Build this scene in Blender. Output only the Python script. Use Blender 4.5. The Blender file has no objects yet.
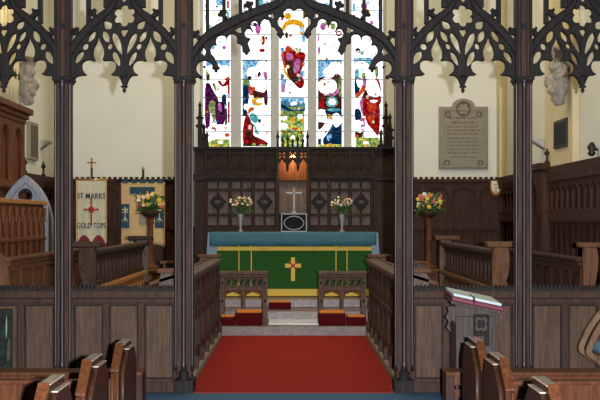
import bpy, bmesh, math, random
from mathutils import Vector, Matrix
random.seed(7)
S = bpy.context.scene
C = S.collection
PI = math.pi
CX, EYE, F = 294.0, 1.6, 1000.0          # survey of the photograph: vanishing column, eye height, focal length (px of a 600 px frame)
def PX(px, Y): return (px - CX) * Y / F
def PZ(py, Y): return EYE - (py - 220.0) * Y / F

# ------------------------------------------------------------------ materials
def srgb(r, g, b):
    f = lambda c: (c/255/12.92) if c/255 <= .04045 else ((c/255+.055)/1.055)**2.4
    return (f(r), f(g), f(b), 1)
def new_mat(name):
    m = bpy.data.materials.new(name); m.use_nodes = True
    nt = m.node_tree; return m, nt, nt.nodes['Principled BSDF']
def plain(name, col, rough=.6, metal=0, var=.12, scale=12, bump=0, coat=0, spec=.5):
    m, nt, b = new_mat(name)
    tc = nt.nodes.new('ShaderNodeTexCoord'); n = nt.nodes.new('ShaderNodeTexNoise')
    n.inputs['Scale'].default_value = scale; n.inputs['Detail'].default_value = 4
    nt.links.new(tc.outputs['Object'], n.inputs['Vector'])
    r = nt.nodes.new('ShaderNodeValToRGB')
    r.color_ramp.elements[0].position = .3; r.color_ramp.elements[1].position = .7
    r.color_ramp.elements[0].color = tuple(c*(1-var) for c in col[:3]) + (1,)
    r.color_ramp.elements[1].color = tuple(min(1, c*(1+var)) for c in col[:3]) + (1,)
    nt.links.new(n.outputs['Fac'], r.inputs['Fac']); nt.links.new(r.outputs['Color'], b.inputs['Base Color'])
    b.inputs['Roughness'].default_value = rough; b.inputs['Metallic'].default_value = metal
    b.inputs['Specular IOR Level'].default_value = spec
    b.inputs['Coat Weight'].default_value = coat
    if bump:
        bp = nt.nodes.new('ShaderNodeBump'); bp.inputs['Strength'].default_value = bump; bp.inputs['Distance'].default_value = .01
        nt.links.new(n.outputs['Fac'], bp.inputs['Height']); nt.links.new(bp.outputs['Normal'], b.inputs['Normal'])
    return m
def wood(name, dark, light, rough=.4, stretch=(14, 14, 1.2), coat=0, spec=.22):
    m, nt, b = new_mat(name)
    tc = nt.nodes.new('ShaderNodeTexCoord'); mp = nt.nodes.new('ShaderNodeMapping')
    mp.inputs['Scale'].default_value = stretch
    n = nt.nodes.new('ShaderNodeTexNoise'); n.inputs['Scale'].default_value = 3; n.inputs['Detail'].default_value = 6
    n.inputs['Distortion'].default_value = .6
    nt.links.new(tc.outputs['Object'], mp.inputs['Vector']); nt.links.new(mp.outputs['Vector'], n.inputs['Vector'])
    r = nt.nodes.new('ShaderNodeValToRGB')
    r.color_ramp.elements[0].position = .32; r.color_ramp.elements[1].position = .68
    r.color_ramp.elements[0].color = dark; r.color_ramp.elements[1].color = light
    nt.links.new(n.outputs['Fac'], r.inputs['Fac']); nt.links.new(r.outputs['Color'], b.inputs['Base Color'])
    b.inputs['Roughness'].default_value = rough; b.inputs['Coat Weight'].default_value = coat
    b.inputs['Coat Roughness'].default_value = .25; b.inputs['Specular IOR Level'].default_value = spec
    bp = nt.nodes.new('ShaderNodeBump'); bp.inputs['Strength'].default_value = .15; bp.inputs['Distance'].default_value = .004
    nt.links.new(n.outputs['Fac'], bp.inputs['Height']); nt.links.new(bp.outputs['Normal'], b.inputs['Normal'])
    return m
def glow(name, col, strength, second=None, scale=40):
    """backlit stained glass"""
    m = bpy.data.materials.new(name); m.use_nodes = True; nt = m.node_tree; nt.nodes.clear()
    o = nt.nodes.new('ShaderNodeOutputMaterial'); e = nt.nodes.new('ShaderNodeEmission')
    e.inputs['Strength'].default_value = strength
    nt.links.new(e.outputs[0], o.inputs[0])
    if second is None: second = tuple(min(1, c*.45) for c in col[:3]) + (1,)
    tc = nt.nodes.new('ShaderNodeTexCoord'); v = nt.nodes.new('ShaderNodeTexVoronoi'); v.inputs['Scale'].default_value = scale
    nt.links.new(tc.outputs['Object'], v.inputs['Vector'])
    r = nt.nodes.new('ShaderNodeValToRGB'); r.color_ramp.elements[0].color = col; r.color_ramp.elements[1].color = second
    r.color_ramp.elements[0].position = .25; r.color_ramp.elements[1].position = .75
    nt.links.new(v.outputs['Distance'], r.inputs['Fac']); nt.links.new(r.outputs['Color'], e.inputs['Color'])
    return m

M = {}
M['screen'] = wood('screen_oak', srgb(53, 36, 28), srgb(78, 56, 45), .68)
M['post'] = wood('post_oak', srgb(54, 36, 30), srgb(82, 57, 47), .68)
M['ebony'] = wood('blackened_oak', srgb(26, 22, 22), srgb(44, 38, 37), .68)
M['panel'] = wood('panel_oak', srgb(74, 55, 44), srgb(99, 76, 62), .68)
M['reredos'] = wood('reredos_oak', srgb(36, 24, 19), srgb(60, 41, 32), .68)
M['reredos_panel'] = wood('reredos_panel', srgb(84, 70, 66), srgb(114, 98, 93), .68)
M['wainscot'] = wood('wainscot_oak', srgb(46, 28, 22), srgb(72, 44, 34), .68)
M['stall'] = wood('stall_oak', srgb(82, 53, 36), srgb(114, 76, 50), .68)
M['stall_grey'] = wood('weathered_oak', srgb(74, 60, 54), srgb(112, 96, 88), .68)
M['stall_pale'] = wood('pale_oak', srgb(150,98,52), srgb(186,130,76), .68)
M['stall_dark'] = wood('stall_dark', srgb(46, 30, 24), srgb(72, 48, 38), .68)
M['organ'] = wood('organ_oak', srgb(78, 42, 23), srgb(112, 66, 37), .68)
M['rail'] = wood('rail_oak', srgb(76,56,48), srgb(108,84,74), .65)
M['pew'] = wood('pew_oak', srgb(76, 42, 24), srgb(112, 66, 39), .45, coat=.12)
M['polished'] = wood('polished_oak_shaft', srgb(30,24,23), srgb(50,42,40), .42, coat=.15, spec=.4)
M['cap_glint'] = plain('oak_cap_glint', srgb(196,178,158), .3, var=.06, scale=3, coat=.8)  # white highlight on the pew-end tops, painted in as a pale base colour
M['plinth_stone'] = plain('plinth_stone', srgb(142,130,114), .8, var=.12, scale=8)
M['pew_dark'] = wood('pew_dark', srgb(46, 25, 17), srgb(72, 42, 28), .5, coat=.08)
M['lectern'] = wood('lectern_oak', srgb(66, 57, 54), srgb(92, 81, 77), .68)
M['wall'] = plain('lime_plaster', srgb(218,216,204), .9, var=.03, scale=1.5)
M['buff'] = plain('buff_stone', srgb(206,190,152), .9, var=.05, scale=3)
M['stone'] = plain('window_stone', srgb(176,174,172), .85, var=.06, scale=8)
M['carved'] = plain('carved_stone', srgb(150,140,128), .9, var=.25, scale=14, bump=.6)
M['step'] = plain('rose_marble', srgb(112,92,86), .35, var=.35, scale=18)
M['marble'] = plain('white_marble', srgb(206,202,198), .18, var=.12, scale=10)
M['slate'] = plain('stone_floor', srgb(90,82,74), .6, var=.15, scale=4)
M['red'] = plain('red_carpet', srgb(146,38,29), .95, var=.14, scale=90, bump=.3, spec=.1)
M['blue'] = plain('blue_carpet', srgb(74,104,132), .95, var=.2, scale=120, bump=.3, spec=.1)
M['green'] = plain('green_damask', srgb(34,78,26), .8, var=.1, scale=60, spec=.2)
M['gold'] = plain('gold_braid', srgb(206,170,34), .55, var=.12, scale=60)
M['teal'] = plain('teal_cloth', srgb(66,106,120), .85, var=.1, scale=25, spec=.2)
M['palecloth'] = plain('pale_blue_cloth', srgb(126,142,160), .85, var=.08, scale=25, spec=.2)
M['velvet'] = plain('crimson_velvet', srgb(80,12,16), .9, var=.2, scale=40, spec=.1)
M['amber'] = plain('amber_embroidery', srgb(206,120,36), .7, var=.25, scale=50)
M['silver'] = plain('silver', srgb(150,150,152), .55, metal=.4, var=.08)
M['brass'] = plain('brass', srgb(190,140,60), .3, metal=.8, var=.08)
M['black'] = plain('black_lacquer', srgb(20,20,22), .7, var=.1, spec=.15)
M['iron'] = plain('dark_iron', srgb(34,32,32), .5, metal=.3, var=.1)
M['cream_silk'] = plain('cream_silk', srgb(206,200,172), .8, var=.1, scale=20, spec=.2)
M['tan_silk'] = plain('tan_silk', srgb(200,168,120), .8, var=.1, scale=20, spec=.2)
M['navy'] = plain('navy_thread', srgb(36,54,84), .8)
M['dteal'] = plain('dark_teal_silk', srgb(28,66,84), .8)
M['fringe'] = plain('wine_fringe', srgb(120,34,48), .9, var=.3, scale=60)
M['rthread'] = plain('red_thread', srgb(170,40,36), .8)
M['plaque'] = plain('brown_alabaster', srgb(134,126,108), .6, var=.08, scale=10)
M['plaque_dark'] = plain('incised_letters', srgb(92,82,66), .8)
M['pipe'] = plain('gilt_organ_pipe', srgb(222,206,160), .35, metal=.3, var=.05)
M['leaf'] = plain('leaf', srgb(52,84,40), .6, var=.3, scale=30)
M['pink'] = plain('pink_petal', srgb(232,190,160), .7, var=.15, scale=40)
M['yellow'] = plain('yellow_petal', srgb(222,196,60), .7, var=.15, scale=40)
M['coral'] = plain('coral_petal', srgb(206,110,96), .7, var=.15, scale=40)
M['white_petal'] = plain('white_petal', srgb(232,228,208), .7, var=.08, scale=40)
M['page'] = plain('pale_pages', srgb(206,222,222), .7, var=.05, scale=30)
M['crimson'] = plain('crimson_cover', srgb(108,22,50), .5, var=.1)
M['bluecush'] = plain('blue_cushion', srgb(96,148,180), .85, var=.1, scale=30)
M['arm'] = wood('chair_oak', srgb(96, 72, 54), srgb(140, 110, 86), .4)
M['cream_paint'] = plain('cream_paint', srgb(222,212,184), .6, var=.04)
M['greypaint'] = wood('grey_limed_oak', srgb(120,122,132), srgb(158,158,164), .68)
M['canvas'] = plain('dark_green_painting', srgb(30,40,34), .7, var=.8, scale=16, spec=.2)
M['canvas_pale'] = plain('pale_brushstroke', srgb(140,150,134), .6, var=.3, scale=30)
M['canvas_olive'] = plain('olive_paint', srgb(62,64,30), .6, var=.3, scale=20)
M['dpic'] = plain('dark_picture', srgb(36,38,40), .7, var=.2, spec=.2)

# ------------------------------------------------------------------ mesh helpers
def smooth_loop(pts, n=4, closed=True):
    out = []; L = len(pts)
    for i in range(L if closed else L-1):
        p0, p1, p2, p3 = [Vector(pts[j % L]) if closed else Vector(pts[max(0, min(L-1, j))]) for j in (i-1, i, i+1, i+2)]
        for k in range(n):
            t = k/n
            out.append(.5*((2*p1)+(-p0+p2)*t+(2*p0-5*p1+4*p2-p3)*t*t+(-p0+3*p1-3*p2+p3)*t**3))
    if not closed: out.append(Vector(pts[-1]))
    return [tuple(v) for v in out]
def circ(cx, cy, rx, ry=None, n=16):
    ry = rx if ry is None else ry
    return [(cx+rx*math.cos(2*PI*i/n), cy+ry*math.sin(2*PI*i/n)) for i in range(n)]
def foil(cx, cy, r, k=4, d=0, n=48, ph=0):
    """true cusped foil: the union of k circles"""
    sn = math.sin(PI/k); q = sn/(1+sn)+.025; a = r*(1-q); out = []
    for i in range(n):
        t = 2*PI*i/n; f = (t+ph) % (2*PI/k); f = min(f, 2*PI/k-f)
        R = a*math.cos(f)+math.sqrt(max(0, (q*r)**2-(a*math.sin(f))**2))
        out.append((cx+R*math.cos(t), cy+R*math.sin(t)))
    return out
def lens(a, b, w, n=6, peak=.5):
    a, b = Vector(a), Vector(b); d = b-a; nrm = Vector((-d.y, d.x)).normalized()
    ts = [i/n for i in range(n+1)]
    f = lambda t: math.sin(PI*(t**(math.log(.5)/math.log(peak))))**.75 if 0 < t < 1 else 0
    up = [a+d*t+nrm*w/2*f(t) for t in ts]; dn = [a+d*t-nrm*w/2*f(t) for t in reversed(ts[1:-1])]
    return [tuple(v) for v in up+dn]
def gothic(x0, x1, z0, zs, za, n=7):
    """lancet opening: jambs x0..x1 from z0 to springing zs, pointed apex za"""
    xm = (x0+x1)/2; L = [(x0, z0), (x0, zs)]; a = xm-x0; h = za-zs
    for i in range(1, n):
        t = i/n
        if h >= a:
            R = (a*a+h*h)/(2*a); f = t*math.acos(max(-1, 1-a/R)); L.append((x0+R*(1-math.cos(f)), zs+R*math.sin(f)))
        else: L.append((x0+a*(1-math.cos(t*PI/2)), zs+h*math.sin(t*PI/2)**.9))
    L.append((xm, za))
    return L + [(2*xm-x, z) for x, z in reversed(L[:-1])]

class MB:
    def __init__(s): s.bm = bmesh.new()
    def box(s, x0, x1, y0, y1, z0, z1, mi=0):
        v = [s.bm.verts.new(p) for p in ((x0,y0,z0),(x1,y0,z0),(x1,y1,z0),(x0,y1,z0),(x0,y0,z1),(x1,y0,z1),(x1,y1,z1),(x0,y1,z1))]
        for q in ((0,3,2,1),(4,5,6,7),(0,1,5,4),(1,2,6,5),(2,3,7,6),(3,0,4,7)):
            f = s.bm.faces.new([v[i] for i in q]); f.material_index = mi
        return s
    def hexa(s, P):
        v = [s.bm.verts.new(p) for p in P]
        for q in ((0,3,2,1),(4,5,6,7),(0,1,5,4),(1,2,6,5),(2,3,7,6),(3,0,4,7)): s.bm.faces.new([v[i] for i in q])
        return s
    def cyl(s, a, b, r0, r1=None, n=12):
        r1 = r0 if r1 is None else r1
        a, b = Vector(a), Vector(b); d = (b-a)
        q = d.to_track_quat('Z', 'Y').to_matrix()
        A, B = [], []
        for i in range(n):
            c = Vector((math.cos(2*PI*i/n), math.sin(2*PI*i/n), 0))
            A.append(s.bm.verts.new(a+q@(c*r0))); B.append(s.bm.verts.new(b+q@(c*r1)))
        for i in range(n):
            j = (i+1) % n; f = s.bm.faces.new((A[i], A[j], B[j], B[i])); f.smooth = True
        s.bm.faces.new(A[::-1]); s.bm.faces.new(B)
        return s
    def lathe(s, prof, cx=0, cy=0, n=20, smooth=True):
        rings = []
        for r, z in prof:
            rings.append([s.bm.verts.new((cx+max(r, 1e-4)*math.cos(2*PI*i/n), cy+max(r, 1e-4)*math.sin(2*PI*i/n), z)) for i in range(n)])
        for a, b in zip(rings, rings[1:]):
            for i in range(n):
                j = (i+1) % n; f = s.bm.faces.new((a[i], a[j], b[j], b[i])); f.smooth = smooth
        s.bm.faces.new(rings[0][::-1]); s.bm.faces.new(rings[-1])
        return s
    def tube(s, pts, r, n=8, taper=None):
        for i, (a, b) in enumerate(zip(pts, pts[1:])):
            ra = r if taper is None else r*taper[i]; rb = r if taper is None else r*taper[i+1]
            s.cyl(a, b, ra, rb, n)
        return s
    def ico(s, c, r, sub=1, sc=(1,1,1), smooth=True):
        m = Matrix.Translation(c) @ Matrix.Diagonal((sc[0]*r, sc[1]*r, sc[2]*r, 1))
        g = bmesh.ops.create_icosphere(s.bm, subdivisions=sub, radius=1, matrix=m)
        for v in g['verts']:
            for f in v.link_faces: f.smooth = smooth
        return s
    def fill(s, loops, a, b, axis='y', bevel=0):
        """2-D outline with holes, given real thickness a..b along axis (x: outline is (y,z))"""
        cu = bpy.data.curves.new('t', 'CURVE'); cu.dimensions = '2D'; cu.fill_mode = 'BOTH'
        th = abs(b-a); cu.extrude = max(1e-4, th/2-bevel); cu.bevel_depth = bevel; cu.bevel_resolution = 0
        if bevel: cu.offset = -bevel
        for L in loops:
            sp = cu.splines.new('POLY'); sp.points.add(len(L)-1)
            for p, q in zip(sp.points, L): p.co = (q[0], q[1], 0, 1)
            sp.use_cyclic_u = True
        o = bpy.data.objects.new('t', cu)
        me = bpy.data.meshes.new_from_object(o)
        mid = (a+b)/2
        for v in me.vertices:
            x, y, z = v.co
            v.co = (x, mid-z, y) if axis == 'y' else ((mid+z, x, y) if axis == 'x' else (x, y, mid+z))
        s.bm.from_mesh(me)
        bpy.data.objects.remove(o); bpy.data.curves.remove(cu); bpy.data.meshes.remove(me)
        return s
    def text(s, body, cx, z, y, size, depth=.004, font_sx=1.0):
        cu = bpy.data.curves.new('t', 'FONT'); cu.body = body; cu.size = size; cu.extrude = depth
        cu.align_x = 'CENTER'; cu.offset = size*.012
        o = bpy.data.objects.new('t', cu); me = bpy.data.meshes.new_from_object(o)
        for v in me.vertices:
            q = v.co.copy(); v.co = (cx+q.x*font_sx, y-q.z, z+q.y)
        s.bm.from_mesh(me); bpy.data.objects.remove(o); bpy.data.curves.remove(cu); bpy.data.meshes.remove(me)
        return s
    def build(s, name, mat, parent=None, bevel=0, loc=None, mats=None):
        bmesh.ops.remove_doubles(s.bm, verts=s.bm.verts, dist=1e-6)
        bmesh.ops.recalc_face_normals(s.bm, faces=s.bm.faces)
        me = bpy.data.meshes.new(name); s.bm.to_mesh(me); s.bm.free()
        for m in (mats or [mat]): me.materials.append(m)
        o = bpy.data.objects.new(name, me); C.objects.link(o)
        if parent: o.parent = parent
        if loc: o.location = loc
        if bevel:
            md = o.modifiers.new('bevel', 'BEVEL'); md.width = bevel; md.segments = 2; md.limit_method = 'ANGLE'; md.angle_limit = .7
        return o
def tag(o, label, cat, group=None):
    o['label'] = label; o['category'] = cat
    if group: o['group'] = group
    return o
def thing(name, label, cat, loc=(0,0,0), rz=0, group=None):
    o = bpy.data.objects.new(name, None); C.objects.link(o); o.empty_display_size = .1
    o.location = loc; o.rotation_euler = (0, 0, rz); return tag(o, label, cat, group)
def struct(o): o['kind'] = 'structure'; return o
def copy_tree(o, parent=None):
    c = o.copy(); C.objects.link(c)
    if parent: c.parent = parent
    for ch in [x for x in C.objects if x.parent == o]: copy_tree(ch, c)
    return c

# ------------------------------------------------------------------ the setting
XL, XR, YE = -4.1, 3.5, 16.7
YS = 9.35                                               # plane of the screen
TOPZ = 7.4
struct(MB().box(-7, 7, -3, 9.6, -.2, 0).box(XL, XR, 9.6, YE+.5, -.2, 0).build('floor', M['slate']))
# east wall with a pointed window opening
yw = YE
def wx(px): return PX(px, yw)
def wz(py): return PZ(py, yw)
opening = gothic(wx(199), wx(387), wz(148.5), wz(-70), wz(-118), 10)
struct(MB().fill([[(XL-.3, 0), (XR+.3, 0), (XR+.3, TOPZ), (XL-.3, TOPZ)], opening], YE, YE+.4).build('wall_east', M['wall']))
struct(MB().box(XL-.3, XL, 9.7, YE, 0, TOPZ).build('wall_left', M['wall']))
struct(MB().box(XR, XR+.3, 9.7, YE, 0, TOPZ).build('wall_right', M['wall']))
struct(MB().box(XL-.3, XR+.3, 9.7, YE+.4, TOPZ, TOPZ+.2).build('ceiling', M['wainscot']))
struct(MB().box(XR-.09, XR, 12.25, 13.6, 2.25, TOPZ).build('trim_1', M['buff'], bevel=.01))
struct(MB().box(XR-.12, XR, 16.45, YE, 2.2, TOPZ).build('trim_2', M['buff'], bevel=.01))
struct(MB().box(XL, XL+.06, 14.3, 15.9, 2.31, TOPZ).build('trim_3', M['wall'], bevel=.01))
# sanctuary steps
struct(MB().box(XL, XR, 13.75, YE, 0, .14).build('trim_4', M['step'], bevel=.008))
struct(MB().box(-1.9, 1.9, 14.62, YE, .14, .27).build('trim_5', M['step'], bevel=.008))
struct(MB().box(-1.75, 1.75, 15.2, YE, .27, .40).build('trim_6', M['step'], bevel=.008))

# ---- the window
win = bpy.data.objects.new('window_1', None); C.objects.link(win); win['kind'] = 'structure'
yg = YE + .22
def gx(px): return PX(px, yg)
def gz(py): return PZ(py, yg)
LIGHTS = [(203, 231), (241, 270.5), (279, 307.5), (316.5, 343.5), (351.5, 383)]
holes = []
for a, b in LIGHTS: holes.append(gothic(gx(a), gx(b), gz(147), gz(-42), gz(-60), 6))
outer = gothic(gx(196), gx(390), gz(152), gz(-74), gz(-124), 10)
up = [foil(gx(CX-40), gz(-76), .24, 4), foil(gx(CX+40), gz(-76), .24, 4), foil(gx(CX), gz(-92), .3, 6)]
MB().fill([outer]+holes+up, yg-.09, yg+.09, bevel=.025).build('stone_mullions', M['stone'], win)
W = srgb(255,253,250)
GM = [glow('glass_white', W, 2.0, srgb(240,246,252), 9),                    # 0
      glow('glass_blue', srgb(40,128,196), 1.0, srgb(170,220,240), 22),     # 1
      glow('glass_red', srgb(200,28,26), .85, srgb(110,10,14), 16),          # 2
      glow('glass_purple', srgb(112,32,96), .8, srgb(44,10,44), 18),         # 3
      glow('glass_green', srgb(64,120,60), .8, srgb(170,190,110), 22),      # 4
      glow('glass_gold', srgb(246,190,40), 1.0, srgb(210,140,20), 30),      # 5
      glow('glass_navy', srgb(14,64,104), .7, srgb(10,34,70), 18),          # 6
      glow('glass_brown', srgb(104,50,28), .7, srgb(60,28,20), 18),         # 7
      glow('glass_teal', srgb(110,200,200), 1.0, srgb(60,150,170), 20),     # 8
      glow('glass_pink', srgb(220,130,190), .9, srgb(170,80,150), 20),      # 9
      glow('glass_meadow', srgb(236,226,110), 1.0, srgb(70,130,60), 24),    # 10
      plain('lead', srgb(52,42,40), .7),                                    # 11
      glow('glass_seablue', srgb(90,150,176), .8, srgb(50,100,140), 20),    # 12
      glow('glass_orange', srgb(226,96,40), .9, srgb(190,50,30), 16),       # 13
      glow('glass_pale_pink', srgb(250,222,214), 1.0, srgb(240,190,180), 16),  # 14
      glow('glass_pale_gold', srgb(252,240,196), 1.0, srgb(244,220,150), 16),  # 15
      glow('glass_pale_blue', srgb(206,232,246), 1.0, srgb(150,200,230), 16)]  # 16
def glass(bounds, pieces, name):
    a, b = bounds; m = MB(); bm = m.bm
    def poly(L, k, d):
        P = [(gx(x), gz(y)) for x, y in L]
        vs = [bm.verts.new((x, yg+.05-d, z)) for x, z in P]
        f = bm.faces.new(vs); f.material_index = k
    poly([(a-1, 150), (b+1, 150), (b+1, -44), ((a+b)/2, -62), (a-1, -44)], 0, 0)
    d = .0005
    for k, L in pieces:
        L = [(min(b-1.6, max(a+1.6, x)), y) for x, y in L]
        e = []
        for q in L:
            if not e or (abs(q[0]-e[-1][0])+abs(q[1]-e[-1][1])) > .05: e.append(q)
        poly(e, k, d); d += .0005
    r = random.Random(int(a*7))
    for i in range(46):
        cx_, cy_ = r.uniform(a+3, b-3), r.uniform(-30, 146); k_ = r.choice([1, 1, 8, 2, 13, 5, 9, 3, 4, 14, 14, 15, 15, 16, 16]); q_ = r.uniform(.5, 1.5) if k_ < 14 else r.uniform(1, 2.4); an = r.uniform(0, PI)
        L = [(cx_+q_*r.uniform(.6, 1.3)*math.cos(an+t_*2*PI/5), cy_+q_*r.uniform(.6, 1.6)*math.sin(an+t_*2*PI/5)) for t_ in range(5)]
        poly(L, k_, d); d += .0003
    for i in range(26):
        x_, y_ = r.uniform(a+3, b-3), r.uniform(-30, 142); an = r.uniform(0, 2*PI)
        for t_ in range(4):
            an += r.uniform(-.7, .7); x2, y2 = x_+2.2*math.cos(an), y_+2.2*math.sin(an); nx, ny = -math.sin(an)*.13, math.cos(an)*.13
            if not (a+2 < x2 < b-2): break
            poly([(x_+nx, y_+ny), (x2+nx, y2+ny), (x2-nx, y2-ny), (x_-nx, y_-ny)], 11, d); x_, y_ = x2, y2
    for yy in (-20, 10, 34, 60, 79, 97, 115, 131):
        poly([(a-1, yy), (b+1, yy), (b+1, yy+.75), (a-1, yy+.75)], 11, d)
    for xx in (a+1.0, b-1.35):
        poly([(xx, 150), (xx+.35, 150), (xx+.35, -44), (xx, -44)], 11, d)
    bmesh.ops.recalc_face_normals(bm, faces=bm.faces)
    me = bpy.data.meshes.new(name); bm.to_mesh(me); bm.free()
    for g in GM: me.materials.append(g)
    o = bpy.data.objects.new(name, me); C.objects.link(o); o.parent = win
def B(k, x0, y0, x1, y1): return (k, [(x0,y1),(x1,y1),(x1,y0),(x0,y0)])
def O(k, x, y, r, ry=None): return (k, circ(x, y, r, ry, 14))
def P(k, *pts): return (k, smooth_loop(list(pts), 3))
def top_bits(a, b, seed):
    r = random.Random(seed); out = []
    w = b-a
    for yy in (-34, -14, 3, 14):
        out.append(O([8, 2, 1, 9, 5][r.randrange(5)], a+w*r.uniform(.3,.7), yy+r.uniform(-3,3), r.uniform(2,4)))
        out.append(B([13, 1, 2, 9][r.randrange(4)], a+2, yy, a+4.5, yy+r.uniform(4,8)))
        out.append(B([13, 1, 2, 5][r.randrange(4)], b-4.5, yy-3, b-2, yy+r.uniform(2,6)))
    return out
glass(LIGHTS[0],top_bits(203,231,1)+[O(1,213,33,3.5),O(9,224,47,2),O(1,212,47,3,2),B(1,206.0,59.6,230.0,66.2),O(0,218.0,67.4,3.6,3.6),O(0,224.6,69.8,4.8,4.8),P(7,(206.0,69.2),(209.0,67.4),(209.6,75.2),(209.0,80.0),(206.2,79.4)),P(4,(206.0,68.6),(208.4,66.8),(208.6,74.0),(206.2,74.0)),O(0,211.4,69.2,4.6,4.8),P(3,(205.4,84.2),(209.0,83.0),(213.2,86.0),(216.8,95.6),(218.0,104.0),(205.4,104.0)),P(0,(209.6,83.0),(212.0,81.2),(222.8,87.2),(225.2,95.6),(218.0,97.4)),P(4,(212.0,83.0),(215.0,83.6),(216.2,90.8),(214.4,89.6)),P(2,(217.4,80.0),(221.0,81.2),(222.8,84.2),(225.8,80.6),(230.0,78.8),(228.8,83.6),(223.4,86.6),(219.2,84.2)),P(13,(224.6,78.2),(230.0,75.8),(230.0,79.4),(225.8,80.6)),B(2,227.4,81.8,230.2,96.8),P(6,(221.6,95.6),(225.8,94.4),(225.8,103.4),(222.2,103.4)),P(3,(204.8,100.0),(209.6,100.0),(209.6,127.0),(205.4,126.4)),P(4,(209.6,101.2),(215.0,101.8),(215.0,113.2),(209.0,112.0)),P(3,(215.6,102.4),(223.4,102.4),(225.8,113.2),(223.4,124.0),(216.8,124.6),(215.0,113.2)),P(9,(218.0,103.6),(221.0,103.6),(221.6,110.8),(219.2,110.8)),P(6,(224.6,102.4),(226.6,103.6),(227.1,122.8),(224.6,124.0),(225.8,113.2)),P(4,(211.4,113.8),(215.0,113.8),(215.0,122.8),(213.2,122.2)),B(2,227.6,101.2,230.2,122.8),P(0,(209.6,125.8),(224.0,124.6),(227.0,130.0),(224.6,139.6),(207.2,139.6),(207.2,132.4)),O(13,213.2,128.2,2.6,1.4),O(0,210.8,131.2,3.6,2.4),O(13,227.0,134.8,2.6,2.2),O(0,227.0,129.4,2.4,3.6),B(10,205.4,139.0,230.6,147.0),O(4,214.4,142.6,2.6,1.7),O(4,225.8,141.4,3.0,2.2),O(0,209.0,140.2,2.4,1.7),O(0,220.4,142.0,2.6,1.4),O(5,218.0,145.0,1.7,1.4)],'stained_glass_light')
glass(LIGHTS[1],top_bits(241,270,2)+[O(9,258,28,3,6),O(6,254,24,3,2),O(2,263,40,2,5),O(2,262,50,3,2),O(9,244,51,2),B(1,241.6,59.0,267.4,68.0),B(1,242.2,66.8,248.2,79.4),O(0,254.8,72.8,8.4,6.6),O(0,262.6,67.4,6.6,7.2),O(0,262.0,80.0,6.0,7.2),P(3,(257.2,74.0),(259.6,71.0),(261.0,74.0),(258.6,77.0)),P(9,(263.8,71.6),(267.0,72.2),(267.0,78.8),(264.4,78.2)),P(7,(247.6,76.4),(250.6,75.8),(251.2,79.4),(248.2,79.8)),P(4,(242.2,79.4),(246.4,78.8),(250.0,81.8),(249.4,89.6),(242.8,92.0)),P(6,(242.2,87.2),(248.2,86.0),(248.2,102.8),(243.4,103.4)),P(13,(248.2,86.0),(253.6,84.2),(255.4,92.0),(250.0,95.6)),P(7,(253.0,90.2),(257.2,90.8),(263.8,92.0),(266.8,87.8),(267.4,97.4),(262.0,96.8),(253.6,96.8)),P(0,(250.0,80.6),(253.6,79.4),(254.2,86.0),(250.6,86.0)),P(3,(263.8,93.2),(267.4,92.0),(267.4,104.0),(264.4,104.0)),B(6,242.6,100.0,247.6,116.2),P(0,(247.0,107.2),(256.0,106.0),(267.4,107.2),(268.0,136.0),(262.0,136.0),(248.8,114.4)),O(5,257.4,101.2,6.0,4.6),O(0,259.6,100.6,3.4,2.2),O(0,245.8,106.6,2.2,3.0),P(13,(248.2,109.0),(251.8,106.6),(254.8,109.0),(251.2,111.4),(248.2,114.4)),P(8,(249.4,115.0),(253.6,112.6),(258.4,118.0),(257.8,122.2),(252.4,122.2)),P(7,(258.4,119.2),(260.8,119.2),(260.8,122.2),(258.6,122.8)),P(2,(243.4,124.0),(246.4,114.4),(249.4,116.8),(251.2,121.6),(253.6,125.8),(253.6,134.8),(260.8,138.4),(266.8,142.0),(266.8,144.6),(243.4,144.6)),P(7,(245.2,130.0),(251.2,131.8),(256.0,138.4),(262.0,141.4),(248.8,139.6)),P(7,(248.8,122.8),(253.6,124.0),(253.4,127.0),(250.0,125.8)),P(8,(254.2,124.6),(256.6,128.2),(259.0,134.2),(254.8,132.4)),B(7,242.8,143.0,267.4,146.2),O(10,253.6,144.6,1.9,1.7),O(10,262.0,145.0,3.6,1.0)],'stained_glass_light')
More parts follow.
